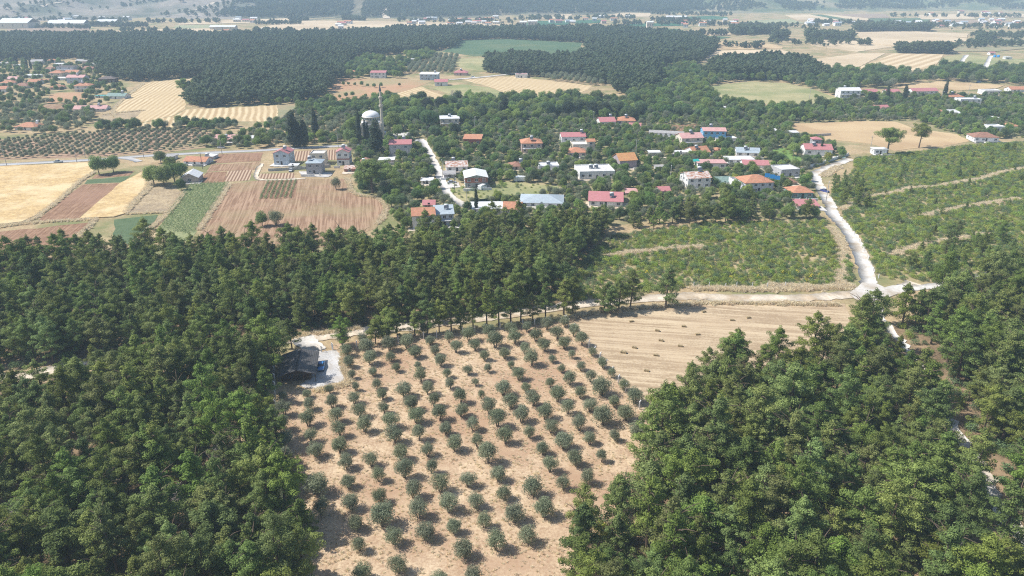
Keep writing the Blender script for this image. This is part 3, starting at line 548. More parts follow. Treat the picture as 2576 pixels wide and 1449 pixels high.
# low detail versions and ground cover for the masses that cannot be counted
PROTO_FAR = [crown_mesh("far_pine_%d" % i, [(a, b, c, d * 1.15, e * 1.1) for a, b, c, d, e in pine_puffs(i + 205, 9.5, 4.3, base=.2, n=34, kind=(0, 2, 2, 2)[i])], 34, .34, LM['pine_far'], i + 211, asp=.6, up=.35) for i in range(4)]
PROTO_SHRUB = [crown_mesh("shrub_%d" % i, round_puffs(i + 220, 1.5, 1.15, -.3, n=9, s0=.5, inner=.1), 150, .09, LM[('scrub', 'scrub', 'scrubD', 'scrub', 'scrubD')[i]], i + 225, asp=.6, up=.35) for i in range(5)]
PROTO_BROOM = [crown_mesh("broom", round_puffs(231, .9, .5, 0, n=5, s0=.5, inner=.1), 90, .09, LM['broom'], 232, up=.8)]
def tuft(i):
    r = np.random.default_rng(i + 240); n = 34; V = []
    for k in range(n):
        q = r.uniform(0, 6.28); o = r.normal(0, .16, 2); h = r.uniform(.25, .6); l = r.uniform(.1, .5); wv = .05
        V += [(o[0] - wv * math.sin(q), o[1] + wv * math.cos(q), 0), (o[0] + wv * math.sin(q), o[1] - wv * math.cos(q), 0), (o[0] + l * math.cos(q), o[1] + l * math.sin(q), h)]
    return npmesh("grass_tuft_%d" % i, V, np.arange(n * 3).reshape(-1, 3), LM['dry'], tint=np.repeat(r.uniform(0, 1, n), 3))
PROTO_TUFT = [tuft(i) for i in range(3)]
PROTO_CROP = [crown_mesh("crop_plant_%d" % i, round_puffs(i + 250, .7, .42, 0, n=5, s0=.6, inner=.1), 60, .12, LM['crop'], i + 252, asp=.4, up=.4) for i in range(2)]

def mass(name, label, cat, pts, sc, protos, parent=None, seed=1):
    """one object: mesh points carrying instances of the shapes in protos"""
    pts = np.asarray(pts, np.float32); n = len(pts)
    if n == 0: return
    r = np.random.default_rng(seed); me = bpy.data.meshes.new(name); me.vertices.add(n); me.vertices.foreach_set("co", pts.ravel())
    for nm, val in (("scl", np.asarray(sc, np.float32)), ("rot", r.uniform(0, 6.28, n).astype(np.float32))):
        a = me.attributes.new(nm, 'FLOAT', 'POINT'); a.data.foreach_set("value", val)
    a = me.attributes.new("pick", 'INT', 'POINT'); a.data.foreach_set("value", r.integers(0, len(protos), n).astype(np.int32))
    o = link(name, me); tag(o, label, cat, kind="stuff")
    ng = bpy.data.node_groups.new("spread_" + name, 'GeometryNodeTree')
    ng.interface.new_socket("Geometry", in_out='INPUT', socket_type='NodeSocketGeometry'); ng.interface.new_socket("Geometry", in_out='OUTPUT', socket_type='NodeSocketGeometry')
    N = ng.nodes.new; L = ng.links.new; gi = N("NodeGroupInput"); go = N("NodeGroupOutput"); ip = N("GeometryNodeInstanceOnPoints"); jg = N("GeometryNodeJoinGeometry")
    for k, pm in enumerate(protos):
        po = bpy.data.objects.get("shape_" + pm.name) or bpy.data.objects.new("shape_" + pm.name, pm)
        oi = N("GeometryNodeObjectInfo"); oi.inputs["Object"].default_value = po; oi.inputs["As Instance"].default_value = True; L(oi.outputs["Geometry"], jg.inputs[0])
    L(gi.outputs[0], ip.inputs["Points"]); L(jg.outputs[0], ip.inputs["Instance"]); ip.inputs["Pick Instance"].default_value = True
    def at(nm, ty):
        q = N("GeometryNodeInputNamedAttribute"); q.data_type = ty; q.inputs[0].default_value = nm; return q.outputs[0]
    L(at("pick", 'INT'), ip.inputs["Instance Index"]); cx = N("ShaderNodeCombineXYZ"); L(at("rot", 'FLOAT'), cx.inputs[2]); er = N("FunctionNodeEulerToRotation"); L(cx.outputs[0], er.inputs[0]); L(er.outputs[0], ip.inputs["Rotation"])
    L(at("scl", 'FLOAT'), ip.inputs["Scale"]); L(ip.outputs[0], go.inputs[0])
    o.modifiers.new("spread", 'NODES').node_group = ng; return o

CROWN_NAME = {'dead': 'branches'}
TREE_NAME = dict(pine='pine_tree', olive='olive_tree', leafA='leafy_tree', leafB='leafy_tree', leafC='leafy_tree', leafY='leafy_tree', cypress='cypress_tree', stone_pine='stone_pine', umbrella='umbrella_pine', dead='dead_tree', deadB='dead_tree')
def tree(kind, x, y, sc, label, group=None, var=None, rz=None, szx=1.0):
    pr = PROTO[kind]; k = random.randrange(len(pr)) if var is None else var; t, c, H, Rm = pr[k]
    e = empty(TREE_NAME[kind], (x, y, 0), random.uniform(0, 6.28) if rz is None else rz, (sc * szx, sc * szx, sc))
    link("trunk", t, e); link(CROWN_NAME.get(kind, "crown"), c, e); return tag(e, label, "tree", group)
def grid_pts(pl, spacing, seed, jit=.38, ang=.3):
    r = np.random.default_rng(seed); mn = pl.min(0); mx = pl.max(0); c = (mn + mx) / 2; Rr = np.linalg.norm(mx - mn) / 2 + spacing
    g = np.arange(-Rr, Rr, spacing); X, Y = np.meshgrid(g, g); X = X + (np.arange(len(g)) % 2)[:, None] * spacing * .5
    X = X.ravel() + r.normal(0, jit * spacing * .6, X.size); Y = Y.ravel() + r.normal(0, jit * spacing * .6, Y.size)
    x = c[0] + X * math.cos(ang) - Y * math.sin(ang); y = c[1] + X * math.sin(ang) + Y * math.cos(ang)
    k = inpoly(x, y, pl); return x[k], y[k]
def visible(x, y, h=12, m=90):
    u, v, s = proj(x, y, 0); u2, v2, s2 = proj(x, y, h)
    return (y > 20) & (np.maximum(u, u2) > -m) & (np.minimum(u, u2) < 2576 + m) & (v2 < 1449 + m * .5) & (v > -30)
def off_roads(x, y, extra=.8):
    k = np.ones(x.shape, bool)
    for L, wd in ROADS: k &= segdist(x, y, L) > wd / 2 + extra
    return k

# ------------------------------------------------------------------ buildings
RM = dict(R=tile_mat((.49, .205, .205), 'sheet', (.43, .18, .175)), O=tile_mat((.55, .265, .155), 'tile', (.43, .20, .12)), W=tile_mat((.74, .74, .73), 'sheet', (.64, .63, .62)),
          G=tile_mat((.40, .455, .49), 'sheet', (.34, .39, .42)), B=tile_mat((.36, .185, .125), 'tile', (.26, .14, .10)), U=tile_mat((.66, .62, .58), 'sheet', (.36, .15, .07)),
          D=tile_mat((.115, .11, .105), 'sheet', (.095, .09, .086)), K=plain((.60, .58, .55)), P=tile_mat((.62, .36, .33), 'sheet', (.50, .28, .25)), T=tile_mat((.10, .36, .34), 'sheet'),
          V=tile_mat((.24, .33, .29), 'sheet'), Y=tile_mat((.60, .31, .13), 'tile', (.50, .25, .11)), N=tile_mat((.17, .13, .11), 'sheet'), X=tile_mat((.42, .40, .38), 'sheet', (.30, .28, .26)))
WM = dict(w=plain((.74, .735, .72)), b=plain((.46, .53, .60)), B=plain((.16, .42, .66), var=.05, dirt=.12), g=plain((.44, .43, .43)), c=plain((.66, .59, .48)), p=plain((.56, .42, .37)), m=plain((.38, .31, .33)),
          r=plain((.34, .11, .085)), t=plain((.20, .34, .35)), e=plain((.36, .35, .355)), y=plain((.52, .42, .36)), d=plain((.10, .065, .045)), n=plain((.30, .33, .31)), k=plain((.33, .15, .10)), u=plain((.58, .60, .66)))
TRIM = plain((.70, .70, .69), var=.03, dirt=.08); GLASS = plain((.035, .045, .06), rough=.15, spec=.6, var=.2); DARKW = plain((.05, .045, .04)); METAL = plain((.45, .46, .47), rough=.4, metal=.6)
PANEL = plain((.07, .08, .10), rough=.25, spec=.5); TANKW = plain((.78, .78, .78), rough=.35, var=.03, dirt=.08); CONC = plain((.47, .455, .43)); TEALG = plain((.03, .16, .2), rough=.3)
_win = {}
def win_mesh(ww, wh, fr, pane=GLASS):
    k = (round(ww, 1), round(wh, 1), fr.name, pane.name)
    if k not in _win:
        f = MB(); t = .1; x, z = ww / 2, wh / 2
        f.box(-x, x, -.06, .0, z - t, z); f.box(-x, x, -.06, .0, -z, -z + t); f.box(-x, -x + t, -.06, 0, -z + t, z - t); f.box(x - t, x, -.06, 0, -z + t, z - t); f.box(-.04, .04, -.06, 0, -z + t, z - t); f.box(-x - .08, x + .08, -.14, 0, -z - .08, -z)
        _win[k] = (f.mesh("window", fr), MB().box(-x + t, x - t, -.03, -.005, -z + t, z - t).mesh("pane", pane))
    return _win[k]
def add_win(e, x, y, z, rz, ww=1.2, wh=1.25, fr=TRIM, pane=GLASS):
    a, b = win_mesh(ww, wh, fr, pane); o = link("window", a, e, (x, y, z), (0, 0, rz)); link("pane", b, o)
_heat = {}
def heater(e, x, y, z, rz=0.0, tank=True):
    if not _heat:
        _heat['panel'] = MB().hexa([(-.95, -.7, .15), (.95, -.7, .15), (.95, .55, .95), (-.95, .55, .95)], [(-.95, -.75, .23), (.95, -.75, .23), (.95, .5, 1.03), (-.95, .5, 1.03)]).mesh("solar_panel", PANEL)
        b = MB()
        for sx in (-.8, .8): b.box(sx - .04, sx + .04, .56, .64, -.38, 1.0).box(sx - .04, sx + .04, -.69, -.61, -.38, .2)
        b.box(-.86, .86, -.72, .66, -.42, -.36)
        _heat['frame'] = b.mesh("heater_frame", METAL)
        t = MB().tube([(-.85, .75, 1.25), (-.8, .75, 1.25), (.8, .75, 1.25), (.85, .75, 1.25)], [.14, .42, .42, .14], 10); _heat['tank'] = t.mesh("water_tank", TANKW, True)
        _heat['tower'] = MB().lathe([(.5, .0), (.55, .1), (.55, 1.0), (.4, 1.2)], 10, (0, .75)).mesh("water_tank", TANKW, True)
    f = link("heater_frame", _heat['frame'], e, (x, y, z), (0, 0, rz)); link("solar_panel", _heat['panel'], f); link("water_tank", _heat['tank'], f)
    if tank: f2 = link("water_tank", _heat['tower'], e, (x + .2, y + .6, z + .1), (0, 0, rz))
HOUSES = []; HLAB = []
def house(u, v, wpx, hpx, d, rot, roof, wall, rc, label, win=2, heat=None, cat="house", name="house", group=None, over=.4, rise=None, side=1, storeys=None, door=True, bal=False, band=None, small=False, par=.5, chim=False, upper=None):
    p = P(u, v); U, V, s = proj(p.x, p.y, 0); vs_ = V - proj(p.x, p.y, 1)[1]; w_ = wpx / s; h = hpx / vs_; rz = R(rot)
    e = empty(name, p, rz); tag(e, label, cat, group); wm = WM[wall] if isinstance(wall, str) else wall; rm = RM[rc]; x = w_ / 2
    c, sn = math.cos(rz), math.sin(rz)
    HOUSES.append((p.x, p.y, rz, w_, d, h)); HLAB.append((p.x - sn * d / 2, p.y + c * d / 2, label))
    b = MB(); r = MB(); o = over; T = .14
    if roof == 'flat':
        b.box(-x, x, 0, d, -.1, h)
        for q in ((-x, x, 0, .2), (-x, x, d - .2, d), (-x, -x + .2, .2, d - .2), (x - .2, x, .2, d - .2)): b.box(*q, h, h + par)
        r.box(-x + .2, x - .2, .2, d - .2, h, h + .06)
    elif roof == 'slab':
        b.box(-x, x, 0, d, -.1, h); r.box(-x - o, x + o, -o, d + o, h, h + .22)
    elif roof == 'mono':
        rs = rise or d * .1; b.hexa([(-x, 0, -.1), (x, 0, -.1), (x, d, -.1), (-x, d, -.1)], [(-x, 0, h), (x, 0, h), (x, d, h + rs), (-x, d, h + rs)])
        k = rs / d; r.hexa([(-x - o, -o, h - o * k), (x + o, -o, h - o * k), (x + o, d + o, h + rs + o * k), (-x - o, d + o, h + rs + o * k)], [(-x - o, -o, h - o * k + T), (x + o, -o, h - o * k + T), (x + o, d + o, h + rs + o * k + T), (-x - o, d + o, h + rs + o * k + T)])
    elif roof == 'gx':       # ridge parallel to the front
        rs = rise or d * .2; k = rs / (d / 2); b.box(-x, x, 0, d, -.1, h)
        for sx in (-x, x): b.poly([(sx, 0, h), (sx, d, h), (sx, d / 2, h + rs)] if sx > 0 else [(sx, d, h), (sx, 0, h), (sx, d / 2, h + rs)])
        for (ya, za, yb, zb) in ((-o, h - o * k, d / 2, h + rs), (d / 2, h + rs, d + o, h - o * k)):
            r.hexa([(-x - o, ya, za), (x + o, ya, za), (x + o, yb, zb), (-x - o, yb, zb)], [(-x - o, ya, za + T), (x + o, ya, za + T), (x + o, yb, zb + T), (-x - o, yb, zb + T)])
    elif roof == 'gy':       # gable to the front
        rs = rise or w_ * .2; k = rs / x; b.box(-x, x, 0, d, -.1, h)
        for y in (0, d): b.poly([(-x, y, h), (x, y, h), (0, y, h + rs)] if y == 0 else [(x, y, h), (-x, y, h), (0, y, h + rs)])
        for (xa, za, xb, zb) in ((-x - o, h - o * k, 0, h + rs), (0, h + rs, x + o, h - o * k)):
            r.hexa([(xa, -o, za), (xb, -o, zb), (xb, d + o, zb), (xa, d + o, za)], [(xa, -o, za + T), (xb, -o, zb + T), (xb, d + o, zb + T), (xa, d + o, za + T)])
    else:                    # hip
        rs = rise or min(w_, d) * .22; b.box(-x, x, 0, d, -.1, h); i = min(w_, d) / 2 + o
        A = [(-x - o, -o, h), (x + o, -o, h), (x + o, d + o, h), (-x - o, d + o, h)]; B = [(q[0], q[1], h + .12) for q in A]
        if w_ >= d: C1, C2 = (-x - o + i, d / 2, h + rs + .12), (x + o - i, d / 2, h + rs + .12); fs = [(B[0], B[1], C2, C1), (B[1], B[2], C2), (B[2], B[3], C1, C2), (B[3], B[0], C1)]
        else: C1, C2 = (0, -o + i, h + rs + .12), (0, d + o - i, h + rs + .12); fs = [(B[0], B[1], C1), (B[1], B[2], C2, C1), (B[2], B[3], C2), (B[3], B[0], C1, C2)]
        for f in fs: r.poly(f)
        for k in range(4): r.poly((A[k], A[(k + 1) % 4], B[(k + 1) % 4], B[k]))
        r.poly(A[::-1])
    wl = b.build("wall", wm, e); ro = r.build("roof", rm, e)
    if chim: MB().box(x * .3, x * .3 + .5, d * .55, d * .55 + .5, h, h + (rise or 1.5) + .7).build("chimney", WM['y'], ro)
    if upper is not None: MB().box(-x - .03, x + .03, -.03, d + .03, h * .52, h - .02).build("upper_storey", upper, e)
    if small: return e
    st = storeys or max(1, round(h / 2.9)); fh = h / st
    for k in range(st):
        zc = k * fh + fh * .55; n = win
        for j in range(n):
            if k == 0 and door and j == n // 2 and n > 1: continue
            add_win(e, -x + w_ * (j + .5) / n, 0, zc, 0, min(1.5, w_ / n * .55))
        for sx, rr in ((-1, R(-90)), (1, R(90))):
            for j in range(side): add_win(e, sx * x, d * (j + .5) / side, zc, rr, 1.1)
        if bal and k > 0:
            bb = MB().box(-x * .9, x * .9, -1.3, 0, k * fh - .15, k * fh + .02); bo = bb.build("balcony", TRIM, e)
            rb = MB()
            for q in range(9): rb.box(-x * .9 + q * x * .225 - .02, -x * .9 + q * x * .225 + .02, -1.28, -1.24, k * fh, k * fh + .95)
            rb.box(-x * .9, x * .9, -1.3, -1.22, k * fh + .95, k * fh + 1.02); rb.build("railing", DARKW, bo)
        if band is not None and k > 0: MB().box(-x - .05, x + .05, -.05, d + .05, k * fh - .45, k * fh + .1).build("band", band, e)
    if door: MB().box(-.5 + (w_ / win) * 0.02, .5, -.05, .02, 0, 2.1).build("door", DARKW, e)
    if heat is not None:
        for hx, hy in (heat if isinstance(heat, list) else [heat]):
            zz = h + .5
            if roof in ('gx',): zz = h + (rise or d * .2) * (1 - abs(hy - .5) * 2) + .5
            elif roof == 'gy': zz = h + (rise or w_ * .2) * (1 - abs(hx)) + .5
            elif roof == 'hip': zz = h + (rise or min(w_, d) * .22) * .75 + .45
            elif roof == 'mono': zz = h + (rise or d * .1) * hy + .5
            heater(e, hx * x, hy * d, zz, -rz * .6, tank=(roof in ('flat', 'slab')))
    return e
H_ = house
# row along the paved road
H_(709, 416, 38, 30, 9, -4, 'gy', 'b', 'R', "three-storey pale blue house with red sheet roof by the farm track", win=2, heat=(.35, .35), rise=1.6, side=2)
H_(791, 439, 38, 28, 8, 2, 'hip', 'e', 'G', "unfinished bare grey two-storey house with a grey metal roof", win=2, heat=(-.6, .3), side=2, rise=1.3)
H_(800, 415, 36, 27, 8, 2, 'flat', 'c', 'K', "plain beige flat-roofed block behind the unfinished house", win=2)
H_(864, 416, 31, 33, 8, 2, 'gy', 'w', 'R', "three-storey white house with dark red balcony bands and red roof", win=2, band=WM['r'], heat=(.1, .3), rise=1.4)
H_(1008, 393, 54, 30, 9, 4, 'gx', 'g', 'R', "grey two-storey house with red sheet roof near the mosque", win=2, heat=(.3, .7), side=2, rise=1.6)
H_(932, 424, 32, 11, 10, 22, 'gy', 'w', 'B', "low white house with weathered clay-tile gable roof", win=2, heat=(-.8, .3))
H_(972, 411, 38, 8, 6, 2, 'slab', 'y', 'W', "open carport with a flat white roof", win=1, name="carport", cat="carport", door=False)
H_(880, 433, 27, 8, 5, 4, 'mono', 'k', 'U', "brick shed with striped rusty sheet roof", win=1, name="shed", cat="shed")
H_(737, 423, 22, 6, 4, 0, 'slab', 'w', 'W', "small white outbuilding beside the blue house", win=1, name="shed", cat="shed")
H_(1132, 322, 47, 23, 11, 6, 'slab', 'c', 'W', "cream two-storey villa with an arcaded front and flat white roof", win=3, heat=(0, .5), side=2, bal=True)
H_(1188, 367, 44, 17, 9, -4, 'mono', 'r', 'O', "dark red house with orange roof beside the lane", win=3, side=2)
H_(1150, 432, 53, 13, 9, 8, 'gx', 'w', 'U', "low white house with rust-streaked white sheet roof", win=3, heat=(-.25, .7))
H_(1131, 448, 28, 9, 5, 4, 'mono', 'e', 'X', "small grey shed next to the rust-streaked house", win=1, name="shed", cat="shed")
H_(1199, 473, 56, 26, 13, 7, 'gy', 'n', 'W', "two-storey house of red brick over grey-green with white sheet roof", win=3, upper=plain((.36, .15, .10), scale=3), rise=1.2, side=3)
H_(1074, 464, 28, 9, 6, 2, 'slab', 'w', 'W', "low white flat hut below the lane", win=2, name="hut", cat="hut")
H_(1079, 522, 29, 7, 6, 2, 'gx', 'w', 'R', "small white house with plain pink-red roof by the field corner", win=2)
H_(1067, 576, 56, 34, 9, 8, 'gx', 'w', 'O', "white two-storey house with orange tile roof at the wood edge", win=2, side=2)
H_(1119, 568, 46, 29, 9, 8, 'mono', 'u', 'G', "bluish white two-storey house with grey sheet roof at the wood edge", win=3, heat=(.3, .5), bal=True)
H_(1224, 534, 80, 8, 10, 2, 'slab', 'w', 'W', "long low building with bright white roof beside the cypress", win=4)
H_(1288, 536, 44, 10, 9, -5, 'gx', 'w', 'O', "low house with orange tile roof beside the grey hipped roof", win=2, chim=True)
H_(1362, 520, 108, 9, 13, -4, 'hip', 'w', 'G', "wide low house under a pale grey-blue hipped roof", win=5, side=2, rise=2.0)
H_(1523, 520, 84, 14, 14, -7, 'gx', 'w', 'R', "long white house under a broad red sheet roof", win=4, heat=(.35, .2), side=2, rise=2.2)
H_(1588, 492, 28, 7, 6, -5, 'gx', 'y', 'P', "small house with a faded pink roof behind the broad red roof", win=2)
H_(1502, 451, 90, 18, 14, 6, 'flat', 'w', 'K', "wide white flat-roofed house with clutter on its roof", win=5, heat=[(.1, .5), (-.2, .5)], side=2)
H_(1580, 424, 46, 21, 10, 14, 'gx', 'm', 'Y', "mauve two-storey house under a bright orange gable", win=2, rise=2.6, side=1)
H_(1381, 430, 52, 11, 8, 5, 'flat', 'w', 'W', "low white house with pale flat roof among garden trees", win=3, heat=(0, .3))
H_(1299, 428, 32, 9, 8, 5, 'hip', 'y', 'B', "small house with a weathered hipped tile roof", win=2, heat=(.8, .4))
H_(1338, 385, 52, 24, 10, 4, 'hip', 'p', 'O', "two-storey pinkish house with orange hipped roof and balcony", win=3, heat=(0, .2), bal=True, side=2)
H_(1443, 359, 60, 15, 10, 4, 'gx', 'w', 'R', "white house with red sheet roof and a roofed porch", win=3, heat=(.75, .4), side=2, rise=1.6)
H_(1462, 380, 42, 15, 9, 6, 'flat', 'c', 'K', "cream flat-roofed annex in front of the red sheet roof", win=2)
H_(1486, 378, 20, 22, 5, 6, 'gx', 'c', 'O', "narrow cream tower house with a tiny tiled roof", win=1)
H_(1452, 395, 46, 11, 9, 3, 'hip', 'p', 'O', "low pink house with orange hipped tile roof", win=3, side=2)
H_(1529, 318, 40, 12, 10, 8, 'gx', 'w', 'R', "white house with red roof beside the orange hipped roof", win=3, heat=(.6, .6))
H_(1575, 314, 46, 10, 10, -3, 'hip', 'y', 'O', "house with orange hipped roof and white tank", win=3, heat=(0, .3))
H_(1597, 322, 28, 6, 6, -10, 'gx', 'w', 'R', "small red-roofed annex below the orange hipped roof", win=2)
H_(1675, 343, 84, 8, 7, -16, 'gx', 'w', 'X', "very long low white shed with grey roof", win=7, name="long_shed", cat="shed", rise=.8)
H_(1741, 367, 56, 20, 10, 10, 'gx', 'c', 'P', "cream two-storey house with pale red roof and balcony", win=2, heat=(.05, .4), bal=True, side=2)
H_(1796, 353, 56, 23, 10, -4, 'gx', 'B', 'P', "bright blue two-storey house with pink roof", win=4, heat=(-.2, .6), side=2, rise=1.2)
H_(1826, 354, 52, 6, 5, 3, 'slab', 'w', 'W', "flat white canopy beside the bright blue house", win=2, name="canopy", cat="canopy", door=False)
H_(1766, 393, 46, 9, 10, 18, 'gx', 'w', 'O', "low white house with orange gable roof among shrubs", win=2, heat=(-.4, .3), rise=2.4)
H_(1808, 383, 20, 5, 5, 8, 'hip', 'y', 'O', "tiny hut with an orange roof", win=1, name="hut", cat="hut")
H_(1881, 394, 56, 10, 9, -10, 'gx', 'w', 'G', "white house with rows of solar panels on its roof", win=3, heat=(-.2, .25))
H_(1864, 411, 66, 9, 8, 2, 'slab', 'w', 'W', "low building with a wide bright white roof", win=4)
H_(1901, 424, 62, 9, 10, -8, 'gx', 'w', 'R', "low white house with clean red sheet roof before the white roof", win=4, rise=1.4)
H_(1790, 424, 70, 13, 8, -2, 'slab', 'w', 'P', "low white house with pinkish flat roof beside the green awning", win=4)
H_(1758, 474, 60, 26, 10, 10, 'gx', 'w', 'U', "white two-storey house whose white roof is half rusted", win=3, heat=(.35, .5), side=3, rise=1.8)
H_(1660, 429, 22, 9, 4, 2, 'slab', 'w', 'X', "small white garden hut with a dark doorway", win=1, name="hut", cat="hut")
H_(1648, 393, 28, 9, 5, 2, 'slab', 'n', 'W', "grey garden shed under a white slab roof", win=1, name="shed", cat="shed")
H_(1712, 389, 28, 6, 4, 2, 'slab', 'w', 'W', "low white shed in line with the garden shed", win=2, name="shed", cat="shed")
H_(1908, 484, 74, 24, 11, 8, 'hip', 'u', 'O', "white two-storey villa with orange hipped roof and blue screen", win=4, side=2, chim=True)
H_(1862, 478, 22, 16, 9, 8, 'flat', 'w', 'K', "white roof terrace wing of the orange-roofed villa", win=1, par=.9)
H_(1823, 467, 38, 9, 8, 6, 'gx', 'w', 'V', "low building with a curved grey-green roof", win=2)
H_(1672, 490, 27, 10, 6, 5, 'gx', 'w', 'R', "small red-roofed house half hidden by pines", win=1)
H_(1987, 446, 52, 18, 10, 12, 'flat', 'g', 'W', "unfinished grey block house with a red-lined parapet", win=3, side=2)
H_(2058, 393, 66, 17, 10, -6, 'gx', 'w', 'R', "white hillside villa with several red roofs and solar panels", win=3, heat=(-.3, .3), side=2, bal=True)
H_(2052, 378, 22, 27, 5, -6, 'hip', 'e', 'R', "little grey tower room with a red cap above the villa", win=1)
H_(2018, 499, 54, 14, 9, 3, 'hip', 't', 'O', "teal house with orange hipped roof beside the dirt road", win=3, side=2)
H_(2032, 524, 54, 6, 7, -4, 'mono', 'y', 'R', "low building under a plain dark red roof beside the dirt road", win=2)
H_(1990, 466, 28, 7, 7, 5, 'hip', 'y', 'B', "old low hut with a brown tiled roof behind the teal house", win=1, name="hut", cat="hut")
H_(2214, 389, 32, 13, 5, -3, 'slab', 'w', 'W', "white box hut under the umbrella pine", win=2, name="hut", cat="hut")
H_(2480, 357, 58, 11, 10, -6, 'hip', 'w', 'B', "white farmhouse with faded tile roof beside the golden field", win=4, side=2)
H_(2510, 332, 34, 12, 8, 4, 'flat', 'w', 'W', "white house wall above the faded tiled farmhouse", win=2)
H_(2548, 326, 30, 8, 8, 4, 'hip', 'w', 'O', "small orange-roofed house above the greenhouse hoops", win=2)
# left farms
H_(478, 460, 42, 13, 9, 8, 'gy', 'y', 'W', "small hut with a bright white gable roof by the round-crowned trees", win=1, rise=2.0, name="hut", cat="hut")
H_(490, 414, 58, 8, 8, -8, 'gx', 'w', 'O', "low farmhouse with orange tile roof beside the paved road", win=3, heat=(.7, .7))
H_(415, 404, 34, 8, 7, -6, 'slab', 'w', 'X', "pale flat-roofed shed beside the paved road", win=2, name="shed", cat="shed")
H_(527, 401, 20, 7, 6, -6, 'slab', 'w', 'W', "white roadside shed next to the orange farmhouse", win=1, name="shed", cat="shed")
H_(64, 328, 54, 8, 10, -4, 'hip', 'w', 'O', "white farmhouse with orange roof and white tank", win=3, heat=(.9, .4))
H_(565, 357, 54, 6, 6, 2, 'mono', 'y', 'P', "long hut with weathered pinkish roof at the olive grove edge", win=2, heat=(.1, .3), rise=1.6)
H_(630, 354, 18, 6, 5, 2, 'mono', 'w', 'W', "white-roofed shed at the olive grove edge", win=1, name="shed", cat="shed")
H_(796, 340, 30, 4, 5, 2, 'slab', 'y', 'P', "low pink-roofed hut hidden under cypresses", win=1, name="hut", cat="hut")
